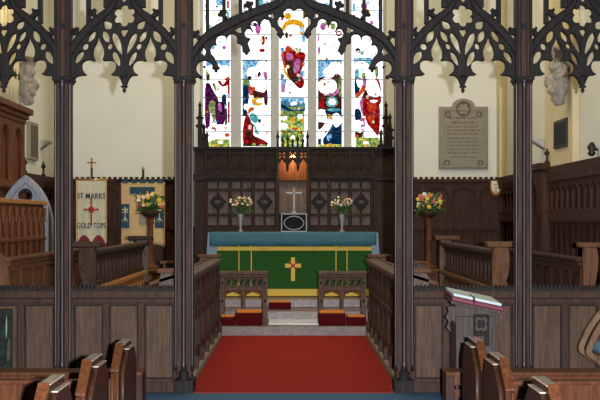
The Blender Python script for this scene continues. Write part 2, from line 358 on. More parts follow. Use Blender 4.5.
glass(LIGHTS[2],top_bits(279,307,3)+[O(8,291,2,7,3),B(1,280.2,47.0,284.4,56.0),B(1,301.8,30.8,305.4,42.2),P(5,(281.8,27.2),(285.4,21.0),(292.8,18.6),(301.2,20.6),(304.6,26.0),(303.4,34.2),(300.0,33.0),(299.0,26.0),(292.8,24.2),(286.8,26.0),(285.4,29.8),(282.0,29.8)),P(7,(285.0,32.6),(287.8,32.0),(287.8,37.4),(285.6,37.4)),O(13,290.4,35.4,1.7,1.2),P(13,(285.6,47.0),(289.2,45.2),(294.0,51.2),(292.8,55.4),(285.6,55.4)),P(8,(291.6,48.2),(296.4,50.0),(300.6,47.0),(300.6,51.8),(295.8,54.2),(292.2,52.4)),B(1,280.2,52.0,283.2,59.2),P(13,(282.0,52.0),(286.2,52.0),(286.8,62.8),(285.0,68.8),(282.6,62.8)),P(2,(284.4,52.0),(304.2,52.0),(304.2,61.6),(300.6,73.0),(298.8,77.8),(289.2,77.8),(286.2,66.4)),P(9,(286.6,53.2),(292.8,53.8),(292.2,59.2),(287.0,59.2)),P(7,(286.8,61.0),(291.6,60.4),(294.6,67.6),(292.8,74.8),(288.0,72.4)),P(9,(294.6,59.8),(300.0,59.4),(299.4,68.8),(295.8,73.0),(293.4,70.0)),P(2,(288.6,74.8),(298.8,73.0),(304.2,80.2),(303.0,86.8),(298.8,88.0),(291.6,82.0)),P(7,(289.2,74.2),(298.8,74.8),(296.4,82.0),(290.4,79.6)),P(5,(282.6,68.8),(285.0,68.8),(289.2,77.8),(287.4,77.8)),B(1,300.6,70.0,304.8,76.6),B(13,301.8,62.2,304.8,65.8),P(12,(280.8,73.6),(284.4,74.8),(283.2,78.4),(280.8,78.4)),B(1,280.8,79.0,287.0,92.2),P(9,(282.0,85.6),(286.2,84.4),(286.8,91.6),(283.2,92.2)),P(0,(286.8,79.0),(291.6,80.8),(298.8,88.0),(303.6,88.0),(304.8,95.8),(286.2,95.8)),B(1,279.6,97.3,304.3,103.9),P(12,(279.6,103.2),(286.4,100.0),(292.9,103.9),(304.3,101.3),(304.3,112.3),(295.5,111.7),(287.7,113.0),(279.6,111.0)),P(0,(290.3,103.2),(295.5,101.3),(296.8,103.9),(291.6,105.2)),P(4,(283.8,105.2),(292.9,107.1),(304.0,105.2),(304.0,107.8),(291.6,109.7),(283.8,108.4)),P(6,(279.6,105.8),(283.8,104.5),(292.9,110.4),(304.0,109.1),(304.0,110.4),(291.6,111.7)),B(4,279.6,111.0,304.3,116.2),B(10,279.6,114.9,304.3,149.4),O(5,281.9,111.7,1.4,1.9),O(0,283.2,117.5,3.6,2.6),O(0,283.8,126.0,3.8,3.4),O(5,282.5,115.6,2.4,1.2),O(0,300.1,116.2,3.0,2.4),O(5,292.3,119.5,2.6,2.2),O(5,302.7,120.8,1.7,3.1),O(13,294.9,128.6,3.1,1.4),O(4,283.8,135.7,3.4,2.4),O(4,292.9,133.1,2.9,1.7),O(4,302.0,137.0,2.2,2.9),O(0,292.9,137.0,2.2,1.7),O(7,302.0,132.5,1.9,1.2)],'stained_glass_light')
glass(LIGHTS[3],top_bits(316,343,4)+[O(9,323,26,3,4),O(4,333,26,2.6,3.4),O(4,328,23,4,2),O(2,339,33,3,3),O(0,339,33,1.5),O(9,318,37,1.5,5),O(9,319,50,1.6,4),B(1,317.4,59.0,342.2,68.0),B(1,317.6,66.8,324.8,79.4),O(0,335.6,68.6,7.8,7.2),O(0,327.2,71.6,4.2,4.2),P(7,(318.8,77.6),(332.0,77.0),(335.6,73.4),(342.2,77.6),(342.2,95.6),(338.0,97.4),(317.6,97.4),(317.6,88.4)),P(4,(338.6,77.6),(341.8,78.8),(341.8,95.6),(339.2,95.6)),P(9,(321.2,90.8),(327.2,94.4),(335.0,92.0),(338.0,87.2),(339.0,92.0),(334.4,95.4),(324.8,95.4)),O(0,327.4,85.8,9.8,8.2),P(13,(323.4,83.0),(326.0,82.2),(325.4,85.4),(323.6,85.4)),P(7,(318.2,96.2),(342.2,96.2),(342.2,104.0),(318.2,104.0)),P(2,(318.6,101.6),(322.4,97.4),(325.4,98.6),(323.0,104.0)),O(8,332.0,101.4,6.0,5.5),O(0,332.0,100.6,4.1,3.4),O(4,332.0,104.0,3.1,1.2),P(7,(317.6,100.0),(342.2,100.0),(342.2,109.6),(324.8,109.6),(317.6,110.8)),P(2,(318.6,101.2),(323.6,101.2),(324.6,107.2),(319.4,107.2)),O(8,332.0,102.4,5.8,4.8),O(0,332.2,101.8,3.6,3.1),P(6,(324.8,110.8),(332.0,108.4),(341.0,109.0),(342.6,121.6),(342.6,145.8),(326.0,145.8),(323.0,139.6),(327.2,126.4)),P(8,(327.8,108.6),(339.8,108.4),(338.0,110.8),(329.6,110.8)),P(1,(326.6,136.0),(330.2,133.6),(332.0,136.0),(328.4,140.8)),P(12,(328.4,124.0),(332.0,122.8),(332.0,130.0),(327.2,132.4)),P(0,(332.0,115.6),(338.0,113.0),(342.3,121.0),(337.0,127.0),(333.8,124.6)),P(5,(327.4,114.4),(332.0,115.4),(332.6,121.0),(328.4,119.8)),P(0,(318.2,110.8),(323.6,109.6),(327.8,119.8),(322.4,122.8),(318.2,121.6)),P(7,(318.2,122.2),(323.0,122.2),(325.4,124.0),(318.8,130.0)),P(0,(328.4,119.8),(332.6,123.4),(323.0,138.4),(318.2,134.8)),B(6,317.6,138.4,321.2,145.0),B(10,317.6,144.2,342.8,147.4),O(5,330.2,145.0,2.2,1.9)],'stained_glass_light')
glass(LIGHTS[4],top_bits(351,383,5)+[O(6,358,50,2.6,2.6),O(1,362,52,3,2),O(9,372,22,2),O(8,366,28,2),B(1,354.0,57.2,372.6,63.2),B(8,366.0,61.4,372.6,66.8),O(0,361.2,66.8,8.4,6.0),P(8,(355.0,69.8),(358.8,69.2),(358.8,77.6),(355.2,77.6)),P(4,(362.2,73.4),(365.4,72.2),(365.8,78.2),(362.2,78.2)),O(0,370.8,72.8,5.4,6.0),P(4,(375.4,66.8),(378.0,66.2),(378.7,74.0),(376.8,77.6),(375.4,75.2)),P(6,(355.0,78.2),(360.6,77.6),(362.4,81.2),(358.8,92.0),(355.2,95.6)),P(0,(356.4,78.8),(360.6,79.4),(364.2,83.6),(358.8,87.2)),P(13,(355.2,94.4),(360.0,90.2),(363.0,84.2),(366.0,84.8),(364.8,90.8),(357.0,98.0)),P(9,(363.0,78.8),(367.4,78.8),(367.2,86.0),(363.6,84.8)),P(2,(375.0,78.6),(378.6,78.8),(381.1,87.2),(380.6,95.6),(379.4,88.4)),P(7,(365.4,89.6),(369.0,95.6),(370.8,104.0),(360.6,104.0)),P(2,(366.0,95.6),(372.0,95.6),(375.6,98.0),(380.6,95.0),(380.4,104.0),(368.4,104.0)),P(0,(367.2,78.8),(375.0,78.2),(379.8,88.4),(379.8,95.0),(370.2,95.6),(367.0,89.6)),P(0,(370.2,97.4),(373.8,100.4),(378.6,99.8),(376.8,102.6),(372.0,102.6)),P(2,(366.0,100.0),(379.0,100.0),(379.2,134.2),(372.6,129.4),(366.0,119.8)),P(13,(367.8,103.0),(376.2,103.0),(375.0,110.8),(369.0,112.0)),P(13,(367.8,115.0),(375.0,114.4),(373.8,121.6),(370.8,122.8)),P(0,(370.2,100.0),(378.0,100.0),(375.0,102.4),(372.0,102.2)),P(9,(360.0,100.0),(365.4,100.0),(364.8,115.6),(361.2,110.8)),P(2,(363.0,100.0),(366.0,100.0),(365.4,115.6),(363.4,114.4)),P(6,(355.2,109.0),(360.6,110.2),(361.4,119.2),(355.4,119.8)),P(9,(360.0,119.2),(364.8,118.0),(364.8,130.0),(360.6,128.8)),O(0,361.8,122.8,2.2,1.7),O(0,363.0,127.8,1.9,1.2),P(0,(355.2,121.6),(360.0,120.4),(360.0,130.0),(355.2,131.2)),P(7,(355.2,131.8),(360.0,132.4),(364.2,131.8),(361.2,138.4),(355.8,138.4)),O(13,357.0,136.0,1.9,1.7),B(10,355.8,137.2,379.4,147.0),O(4,370.8,139.6,6.0,1.7),O(4,359.4,142.6,2.9,2.2),O(0,366.0,142.6,2.9,1.4),O(5,367.2,145.4,1.7,1.0),O(4,375.0,144.4,3.4,1.4)],'stained_glass_light')
# upper tracery lights
m = MB()
for c in up: m.fill([[(CXx*1.0, z) for CXx, z in c]], yg+.045, yg+.05)
m.build('tracery_glass', GM[0], win)

# ------------------------------------------------------------------ wainscot
def wain_east(x0, x1, name):
    t = MB()
    ztop = wz(182)
    n = max(1, round((x1-x0)/.42)); w = (x1-x0)/n
    L = []
    for i in range(n):
        a = x0+i*w
        L.append(gothic(a+.04, a+w-.04, 1.55, ztop-.22, ztop-.1, 5)); L.append([(a+.04, .3), (a+w-.04, .3), (a+w-.04, 1.42), (a+.04, 1.42)])
    t.fill([[(x0, .14), (x1, .14), (x1, ztop), (x0, ztop)]]+L, YE-.09, YE-.05, bevel=.006)
    t.box(x0, x1, YE-.05, YE, .14, ztop)
    t.box(x0, x1, YE-.13, YE, ztop, ztop+.045).box(x0, x1, YE-.11, YE-.05, 1.45, 1.5)
    k = int((x1-x0)/.09)
    for i in range(k): t.box(x0+.02+i*.09, x0+.07+i*.09, YE-.13, YE-.07, ztop+.045, ztop+.08)
    return struct(t.build(name, M['wainscot']))
wain_east(XL+.005, wx(193), 'trim_7')
wain_east(wx(396), XR-.005, 'trim_8')
def wain_side(X, sgn, y0, y1, name):
    t = MB(); ztop = 2.2; n = round((y1-y0)/.26); w = (y1-y0)/n; L = []
    for i in range(n):
        a = y0+i*w
        L.append(gothic(a+.025, a+w-.025, 1.74, 1.95, 2.03, 5)); L.append([(a+.025, .3), (a+w-.025, .3), (a+w-.025, 1.56), (a+.025, 1.56)])
    xa, xb = sorted((X, X-sgn*.04)); xc, xd = sorted((X-sgn*.04, X-sgn*.09)); xe = X-sgn*.14
    t.fill([[(y0, .05), (y1, .05), (y1, ztop), (y0, ztop)]]+L, xc, xd, 'x', .006)
    t.box(xa, xb, y0, y1, .05, ztop)
    q = sorted((X, xe)); t.box(q[0], q[1], y0, y1, ztop, ztop+.1)
    q = sorted((X-sgn*.09, X-sgn*.12)); t.box(q[0], q[1], y0, y1, 1.58, 1.62).box(q[0], q[1], y0, y1, 1.68, 1.72)
    k = int((y1-y0)/.11)
    for i in range(k):
        a = y0+.02+i*.11
        t.box(q[0], q[1], a, a+.06, 1.62, 1.68)
        t.box(min(X-sgn*.09, xe), max(X-sgn*.09, xe), a, a+.055, ztop-.09, ztop)
    return struct(t.build(name, M['wainscot']))
wain_side(XR, 1, 9.75, 13.3, 'trim_9'); wain_side(XR, 1, 14.5, YE-.14, 'trim_10'); wain_side(XL, -1, 12.9, YE-.14, 'trim_11')

# gothic doorcase on the right wall
d = bpy.data.objects.new('door_1', None); C.objects.link(d); d['kind'] = 'structure'
m = MB()
m.fill([[(13.32, .14), (14.48, .14), (14.48, 2.28), (13.32, 2.28)], gothic(13.5, 14.3, .14, 1.7, 2.15, 8)], XR-.2, XR-.02, 'x', .01)
m.box(XR-.24, XR-.01, 13.3, 14.5, 2.28, 2.36)
m.build('door_surround', M['wainscot'], d)
m = MB(); m.fill([gothic(13.49, 14.31, .14, 1.7, 2.16, 8)], XR-.07, XR-.03, 'x')
for i in range(5): m.box(XR-.085, XR-.07, 13.6+i*.14, 13.65+i*.14, .2, 1.65)
m.fill([circ(13.9, 1.85, .17), foil(13.9, 1.85, .13, 4)], XR-.1, XR-.07, 'x')
m.build('door_leaf', M['stall_dark'], d)
def finial_prof(z, h): return [(.03, z), (.035, z+.1*h), (.015, z+.2*h), (.015, z+.5*h), (.04, z+.62*h), (.03, z+.75*h), (.012, z+.85*h), (.018, z+.93*h), (0, z+h)]
for yy in (13.36, 14.44): MB().lathe(finial_prof(2.36, .2), XR-.12, yy, 10).build('finial', M['wainscot'], d)
# finials on the wainscot corners
t11 = bpy.data.objects['trim_11']; t10 = bpy.data.objects['trim_10']; t8 = bpy.data.objects['trim_8']
for yy in (14.9, 16.0): MB().lathe(finial_prof(2.3, .24), XL+.09, yy, 10).build('finial', M['wainscot'], t11)
MB().lathe(finial_prof(2.27, .24), wx(507)-.05, YE-.09, 10).build('finial', M['wainscot'], t8)

# ------------------------------------------------------------------ the chancel screen
scr = thing('chancel_screen', 'tall dark oak gothic chancel screen with pierced tracery and panelled base', 'screen', (0, YS, 0))
k = YS/F                                         # metres per surveyed pixel at the screen
PXS = [-3.27, -2.145, -1.02, 1.02, 2.13, 3.255]
BEAM0, BEAM1 = PZ(-62, YS), PZ(-62, YS)+.28
zcap = PZ(82, YS); zs = PZ(287, YS)
def post(x, wide):
    w = .072 if wide else .062
    p = MB().box(x-w, x+w, -.08, .09, .12, BEAM0).build('post', M['post'], scr, bevel=.012)
    e = MB()
    for s_ in (-1, 1):
        e.box(x+s_*w-.014, x+s_*w+.014, -.1, -.06, zcap+.03, BEAM0).box(x+s_*(w-.035)-.006, x+s_*(w-.035)+.006, -.092, -.078, zcap+.03, BEAM0)
    for zz in (PZ(30, YS), PZ(-20, YS)): e.box(x-.02, x+.02, -.1, -.075, zz, zz+.045)
    e.build('moulding', M['ebony'], p)
    a = MB()
    a.lathe([(.034, .2), (.026, .26), (.022, .3), (.022, zcap-.06), (.028, zcap-.05), (.024, zcap-.03), (.03, zcap-.015), (.045, zcap+.02)], x, -.1, 12)
    for s_ in (-1, 1): a.lathe([(.02, .2), (.014, .26), (.014, zcap-.04), (.024, zcap)], x+s_*(w+.004), -.075, 10)
    a.build('shaft', M['polished'], p)
    MB().box(x-w-.025, x+w+.025, -.14, .1, zcap+.0, zcap+.035).box(x-w-.012, x+w+.012, -.125, .1, zcap-.02, zcap).build('capital', M['ebony'], p, bevel=.006)
    MB().box(x-w-.02, x+w+.02, -.135, .12, 0, .12).lathe([(.06, .12), (.064, .135), (.05, .15), (.044, .165), (.052, .18), (.052, .19), (.036, .205)], x, -.1, 14).build('base', M['ebony'], p, bevel=.006)
for i, x in enumerate(PXS): post(x, i in (2, 3))
MB().box(PXS[0]-.1, PXS[-1]+.1, -.14, .14, BEAM0, BEAM1).box(PXS[0]-.12, PXS[-1]+.12, -.17, .17, BEAM1, BEAM1+.06).box(PXS[0]-.1, PXS[-1]+.1, -.16, .16, BEAM0-.04, BEAM0).build('head_beam', M['ebony'], scr, bevel=.01)

def mir(L): return [(-x, y) for x, y in reversed(L)]
OUT = [(0,-30),(-2.5,-20),(-6,-9),(-11,2),(-16.5,8.5),(-25,14.5),(-33,21),(-42,30),(-49,39),(-53.5,48)]
BOT = [(-53.5,84),(-51.5,81),(-49,77.5),(-45,75.8),(-41,75.6),(-38,74.6),(-40,73),(-42.2,70),(-43,66),(-41.8,62.3),(-38,60.3),(-34,60.2),(-30.5,61.2),(-29.6,60),(-31,57),(-31.6,52),(-30.3,47),(-27.6,42),(-25.7,36),
       (-24,42),(-21.5,47),(-20,52),(-20.4,57),(-21.6,60),(-20.6,61.2),(-17,60.4),(-13,60.8),(-9.4,63),(-8,67),(-9,71),(-11.4,73.6),(-13.4,75),(-10.5,75.6),(-7.4,76),(-5,78),(-3.2,81.5),(-1.8,85),(0,86)]
INN = [(-53.5,66),(-52,58),(-46,47),(-38,37.5),(-29,28.5),(-20,20.5),(-13,14),(-8,7),(-5,-2),(-2.5,-10),(0,-16)]
def sidebay(cx):
    conv = lambda L: [(cx+u*k, PZ(v, YS)) for u, v in L]
    left = smooth_loop(OUT, 2, False)+smooth_loop(BOT, 2, False)
    outl = left[:-1]+[left[-1]]+mir(left[1:-1])
    outl = [outl[0]]+outl[1:]
    H = [foil(0, 16, 11.2, 6, 0, 60, PI/6), lens((0,-9),(0,3),6,8,.6), [(0,38),(-2.4,34.5),(-3.8,31.5),(-3,29.4),(0,29.8),(3,29.4),(3.8,31.5),(2.4,34.5)]]
    half = [lens((-21,20.5),(-13,29.6),8,8,.6), lens((-11.8,32.5),(-1.8,55.5),7,8,.38), lens((-22,30.5),(-15,43.2),6.6,6), circ(-14.4,46.8,2.8,3.3,12), lens((-12,51.2),(-4,67),6.2,6,.45),
            lens((-28.6,30.5),(-36.3,43.2),6.8,6), circ(-39,47,3.4,3.6,12), lens((-41,51),(-49.4,64.5),7,6,.45)]
    H += half + [mir(h) for h in half]
    t = MB().fill([conv(outl)]+[conv(h) for h in H], -.04, .035).build('tracery', M['ebony'], scr)
    # heavy arch moulding over the tracery
    o2 = OUT+INN[:]
    band = OUT+INN+mir(INN[:-1])+mir(OUT[1:])
    MB().fill([conv(band)], -.075, .06, bevel=.014).build('arch_moulding', M['ebony'], t)
    MB().lathe([(.0, PZ(94, YS)), (.02, PZ(91, YS)), (.012, PZ(89, YS)), (.038, PZ(87, YS)), (.012, PZ(85, YS)), (.03, PZ(80, YS)), (.04, PZ(76, YS))], cx, -.02, 12).build('pendant', M['ebony'], t)
    for u, v, a in ((-47,34,.8), (-30,15.5,.7), (30,15.5,-.7), (47,34,-.8)):
        crocket(cx+u*k, PZ(v, YS), a, t)
    for u, w in ((-36,2.2), (-14.5,6.5), (14.5,6.5), (36,2.2)):
        v0 = 24 if abs(u) > 30 else 8
        q = MB().box(cx+(u-w)*k, cx+(u+w)*k, -.03, .03, PZ(v0, YS), BEAM0-.04)
        if w > 4: q.box(cx+u*k-.012, cx+u*k+.012, -.045, -.03, PZ(v0, YS), BEAM0-.04)
        q.build('mullion', M['ebony'], scr, bevel=.006)
def crocket(x, z, a, par):
    c = MB(); R = lambda u, v: (x+(u*math.cos(a)-v*math.sin(a))*k, z+(u*math.sin(a)+v*math.cos(a))*k)
    L = [(-2.4,-3),(2.4,-3),(2,1),(4.5,2.2),(5,4.5),(2.4,5),(0,7),(-2.4,5),(-5,4.5),(-4.5,2.2),(-2,1)]
    c.fill([[R(u, v) for u, v in smooth_loop(L, 2)]], -.05, .03, bevel=.012)
    c.ico((R(0,3.5)[0], -.05, R(0,3.5)[1]), .022, 1)
    c.build('crocket', M['ebony'], par)
for cxp in ((PXS[0]+PXS[1])/2, (PXS[1]+PXS[2])/2, (PXS[3]+PXS[4])/2, (PXS[4]+PXS[5])/2): sidebay(cxp)
# the wide central arch
CO = [(0,-26),(-10,-6),(-20,2),(-32,6),(-44,11),(-64,19),(-84,30),(-95,41),(-103,54)]
CI = [(-103,84),(-100.5,84),(-99.5,79),(-96.5,77.5),(-93.5,79.2),(-91.5,76.4),(-94.5,74.6),(-97.3,71),(-97.6,66.5),(-95.2,62.6),(-91,60.8),(-86,61.4),(-82.5,64.2),(-80.8,68),(-77.6,69.4),(-75.6,66.8),(-77,62.5),
      (-79.5,57.5),(-82.6,54),(-83.6,49.5),(-81.2,45.2),(-77.2,45.4),(-78,41.5),(-76.6,37),(-72,35.2),(-68.4,37),(-67.2,40.6),(-66.4,36.6),(-62.4,33.8),(-58.2,35.6),(-56.8,39.6),(-57,43),(-53.6,44.2),(-52,47.6),(-51,51.4),(-47.5,53.2),(-44,50.8),
      (-45,46.5),(-46,42.5),(-43.6,38.8),(-47.4,37.6),(-49.4,33.4),(-47,29),(-43.2,29.4),(-41.2,32),(-43,27.6),(-42.8,23),(-39.8,20.8),(-36.4,22.4),(-35,26.6),(-33.2,23.4),(-31.4,20),(-28,18.8),(-24.6,21),(-23,26),(-19.6,27.6),(-17,31.4),(-15.2,36.2),(-11.8,36.4),(-10.8,32),(-12.6,28.4),(-16,25),(-16.6,20),(-13.6,16.6),(-9.6,17.4),(-10.4,12.6),(-7.2,8.8),(-3,8.8),(0,11)]
CO, CI = smooth_loop(CO, 3, False), smooth_loop(CI, 3, False)
conv = lambda L: [(u*k, PZ(v, YS)) for u, v in L]
full = CO+CI+mir(CI[:-1])+mir(CO[1:])
H = []
for h in ([(-60,30.5),(-53.5,26.5),(-52.5,33),(-55,33.5)], [(-27,15.8),(-21,13),(-20,19.5)], [(-94,53),(-90,47.5),(-88,52),(-89,56)], circ(-89.5,67,1.2,1.2,8)):
    H += [h, mir(h)]
ca = MB().fill([conv(full)]+[conv(h) for h in H], -.035, .035, bevel=.008).build('arch_tracery', M['ebony'], scr)
CB_ = [(-103,68),(-98,58),(-90,46.5),(-80,38.5),(-62,28.8),(-44,20),(-32,15),(-20,11),(-9,3),(0,-12)]
CB = smooth_loop(CB_, 3, False)[::1]
MB().fill([conv(CO+CB+mir(CB[:-1])+mir(CO[1:]))], -.085, .06, bevel=.016).build('arch_moulding', M['ebony'], ca)
for u, v, a in ((-96,37,.75), (-70,16.5,.5), (-44,8,.35), (44,8,-.35), (70,16.5,-.5), (96,37,-.75)): crocket(u*k, PZ(v, YS), a, ca)
for u in (-86.5,-70,-53.5,-37,37,53.5,70,86.5):
    v0 = {86.5:34, 70:24, 53.5:17, 37:10}[abs(u)]
    MB().box((u-1.7)*k, (u+1.7)*k, -.03, .03, PZ(v0, YS), BEAM0-.04).build('mullion', M['ebony'], scr, bevel=.006)
# cusp knops
for u, v in ((-78,68.5),(-47.5,51),(-13.5,34.5),(13.5,34.5),(47.5,51),(78,68.5)):
    q = MB()
    for du, dv in ((0,0),(-2.2,-.4),(2.2,-.4),(0,2.4)): q.ico(((u+du)*k, 0, PZ(v+dv, YS)), .019, 1, (1,1.6,1))
    q.build('cusp_knop', M['ebony'], ca)
# panelled base of each side bay
def base_bay(x0, x1, n):
    zt = PZ(290, YS)
    p = MB()
    p.box(x0, x1, -.075, .075, zt-.075, zt).box(x0, x1, -.06, .06, zt-.12, zt-.075)
    p.build('sill_rail', M['screen'], scr, bevel=.012)
    c = MB(); c.box(x0, x1, -.055, -.02, zt, zt+.018); cnt = int((x1-x0)/.036)
    for i in range(cnt):
        a = x0+(i+.5)*(x1-x0)/cnt; c.fill([[(a-.012, zt+.018), (a+.012, zt+.018), (a+.014, zt+.034), (a, zt+.052), (a-.014, zt+.034)]], -.05, -.028)
    c.build('cresting', M['ebony'], scr)
    fr = MB(); w = (x1-x0)/n; L = []
    zb, ztp = .12, PZ(304.5, YS)
    for i in range(n): L.append([(x0+i*w+.03, zb), (x0+(i+1)*w-.03, zb), (x0+(i+1)*w-.03, ztp), (x0+i*w+.03, ztp)])
    fr.fill([[(x0, 0), (x1, 0), (x1, zt-.1), (x0, zt-.1)]]+L, -.045, .04, bevel=.008)
    fr.box(x0, x1, -.065, -.04, 0, .09)
    f = fr.build('base_frame', M['screen'], scr)
    for i in range(n):
        a, b = x0+i*w+.03, x0+(i+1)*w-.03
        q = MB().box(a, b, -.012, .02, zb-.01, ztp+.01)
        q.build('panel', M['panel'], f)
        e = MB(); 
        e.fill([[(a, zb), (b, zb), (b, ztp), (a, ztp)], [(a+.013, zb+.013), (b-.013, zb+.013), (b-.013, ztp-.013), (a+.013, ztp-.013)]], -.03, -.012, bevel=.003)
        e.build('bead', M['ebony'], f)
hw = .085
base_bay(PXS[0]+.065, PXS[1]-.065, 3); base_bay(PXS[1]+.065, PXS[2]-.075, 3); base_bay(PXS[3]+.075, PXS[4]-.065, 3); base_bay(PXS[4]+.065, PXS[5]-.065, 3)

# ------------------------------------------------------------------ carpets
tag(MB().box(-.92, .92, 9.225, 9.62, 0, .012).box(-.975, .975, 9.62, 13.74, .0, .012).build('red_carpet', M['red']), 'red carpet running up the middle of the chancel to the steps', 'carpet')
m = MB().box(-1.18, 1.18, 2.5, 9.2, 0, .008).box(-3.4, -1.18, 8.7, 9.2, 0, .008).box(1.18, 3.4, 8.7, 9.2, 0, .008)
tag(m.build('blue_carpet', M['blue']), 'blue carpet in front of the chancel screen', 'carpet')
tag(MB().box(-.36, .36, 14.0, 14.6, .14, .152).build('marble_slab', M['marble']), 'pale polished slab between the two altar rails', 'slab')

# ------------------------------------------------------------------ altar
YA = 15.6
al = thing('altar', 'long altar with green gold-crossed frontal and blue top cover', 'altar', (0, YA, .40))
MB().box(-1.2, 1.2, .02, .7, 0, .98).build('altar_table', M['stall_dark'], al)
ax0, ax1 = PX(216.5, YA), PX(372, YA)
fr = MB().box(ax0, ax1, -.005, .02, .02, .985).build('frontal', M['green'], al)
za = lambda py: PZ(py, YA-.01)-.40
m = MB().box(ax0, ax1, -.012, -.004, za(250.5), za(246.5)).build('upper_gold_band', M['gold'], fr)
MB().box(ax0, ax1, -.012, -.004, za(296), za(289)).build('lower_gold_band', M['gold'], fr)
for p in (239, 251.3, 336, 347): MB().box(PX(p-.45, YA), PX(p+.45, YA), -.011, -.004, za(289), za(240)).build('gold_stripe', M['gold'], fr)
q = MB(); X = lambda p: PX(p, YA)
q.fill([[(X(291),za(281)),(X(295),za(281)),(X(295),za(267.5)),(X(301),za(267.8)),(X(301),za(263.5)),(X(295),za(263.8)),(X(295),za(257.5)),(X(291),za(257.5)),(X(291),za(263.8)),(X(285),za(263.5)),(X(285),za(267.8)),(X(291),za(267.5))]], -.014, -.004)
q.build('gold_cross', M['gold'], fr)
q = MB()
for a in range(4):
    an = PI/4+a*PI/2; q.cyl((X(293), -.012, za(265.6)), (X(293)+.1*math.cos(an), -.012, za(265.6)+.1*math.sin(an)), .016, .004, 6)
q.build('red_rays', M['rthread'], fr)
# cover with drooping front and side falls (a slightly wavy front hem)
tx0, tx1 = PX(206, YA), PX(380, YA)
b = MB(); bm = b.bm; n = 48
rows = []
for j, (yy, zz) in enumerate(((.72, 1.0), (.72, 1.012), (-.03, 1.012), (-.04, .98), (-.045, .88), (-.045, .8))):
    rows.append([bm.verts.new((tx0+.06+(tx1-tx0-.12)*i/n, yy+(-.008*math.sin(i*.9) if j > 3 else 0), zz-(.012*math.sin(i*.5) if j == 5 else 0))) for i in range(n+1)])
for r0, r1 in zip(rows, rows[1:]):
    for i in range(n): bm.faces.new((r0[i], r0[i+1], r1[i+1], r1[i])).smooth = True
o = b.build('top_cover', M['teal'], al); sd = o.modifiers.new('s', 'SOLIDIFY'); sd.thickness = .006
for s_, xe, xi in ((-1, tx0, ax0), (1, tx1, ax1)):
    MB().hexa([(xe,-.03,.52),(xi,-.03,.50),(xi,.6,.50),(xe,.6,.52),(xe-s_*.03,-.035,1.005),(xi-s_*.02,-.035,1.0),(xi-s_*.02,.7,1.0),(xe-s_*.03,.7,1.005)]).build('side_fall', M['palecloth'], al, bevel=.008)

# tabernacle, cross, vases on the altar
t = thing('tabernacle', 'black box with silver oval ring in the middle of the altar', 'tabernacle', (0, 16.1, 1.412))
zt = PZ(213.5, 16.1)-1.412
xh = .205
MB().box(-xh, xh, -.1, .12, 0, zt).build('case', M['black'], t, bevel=.01)
q = MB().fill([[(-xh, 0), (xh, 0), (xh, zt), (-xh, zt)], [(-xh+.014, .013), (xh-.014, .013), (xh-.014, zt-.014), (-xh+.014, zt-.014)]], -.112, -.098); q.build('silver_edging', M['silver'], t)
ov = lambda rx, rz: [(rx*math.cos(a)*(1), zt*.48+rz*math.sin(a)*abs(math.sin(a))**.1) for a in [2*PI*i/32 for i in range(32)]]
MB().fill([ov(.165,.115), ov(.151,.101)], -.118, -.098, bevel=.003).build('oval_ring', M['silver'], t)
c = thing('altar_cross', 'slender silver cross standing on the black tabernacle', 'cross', (0, 16.1, 1.412+zt))
ch = PZ(188.5, 16.1)-1.412-zt
MB().lathe([(.06, 0), (.06, .012), (.03, .03), (.016, .06)], 0, 0, 16).build('foot', M['silver'], c)
q = MB().box(-.014, .014, -.01, .01, .05, ch).box(-.115, .115, -.01, .01, ch-.085, ch-.055); q.ico((0,0,ch), .022, 1).ico((-.118,0,ch-.07), .022, 1).ico((.118,0,ch-.07), .022, 1); q.build('cross', M['silver'], c, bevel=.003)

def blossom(par, c, r, mat, rnd):
    q = MB(); q.ico(c, r*.6, 1)
    nrm = Vector((rnd.uniform(-.5,.5), -1, rnd.uniform(-.1,.7))).normalized(); qn = nrm.to_track_quat('Z','Y')
    for a in range(6):
        an = a*PI/3; d_ = qn @ Vector((math.cos(an), math.sin(an), .25))
        q.ico(Vector(c)+d_*r*.6, r*.5, 1, (1,1,.8))
    q.build('blossom', mat, par)
def bouquet(par, cz, rx, rz, n, r, mats, rnd, z_base, down=.5):
    f = MB()
    pts = []
    for i in range(n):
        for _ in range(40):
            a = rnd.uniform(0, 2*PI); rr = math.sqrt(rnd.uniform(.0, 1)); e = rnd.uniform(-down, 1)
            p = Vector((rx*rr*math.cos(a), rx*.75*rr*math.sin(a)-.02, cz+rz*e*math.sqrt(max(0.05, 1-rr*rr*.75))))
            if all((p-q).length > r*1.5 for q in pts): break
        pts.append(p)
    for p in pts: f.tube([(0, 0, z_base), tuple(Vector((p.x*.4, p.y*.4, (z_base+p.z)/2))), tuple(p)], .004, 5)
    bm = f.bm
    for i in range(int(n*7)):
        a = rnd.uniform(0, 2*PI); rr = math.sqrt(rnd.uniform(0, 1))*.95; p = Vector((rx*rr*math.cos(a), rx*.7*rr*math.sin(a), cz+rz*rnd.uniform(-1, .7)))
        d_ = Vector((rnd.uniform(-1,1), rnd.uniform(-1,.6), rnd.uniform(-.5,1))).normalized(); s_ = d_.orthogonal().normalized(); L = r*rnd.uniform(1.5, 2.4); w = L*.26
        vs = [bm.verts.new(v) for v in (p, p+d_*L*.5+s_*w, p+d_*L, p+d_*L*.5-s_*w)]
        bm.faces.new((vs[0], vs[1], vs[2])); bm.faces.new((vs[0], vs[2], vs[3]))
    f.build('foliage', M['leaf'], par)
    for p in pts: blossom(par, p, r*rnd.uniform(.8,1.15), mats[rnd.randrange(len(mats))], rnd)
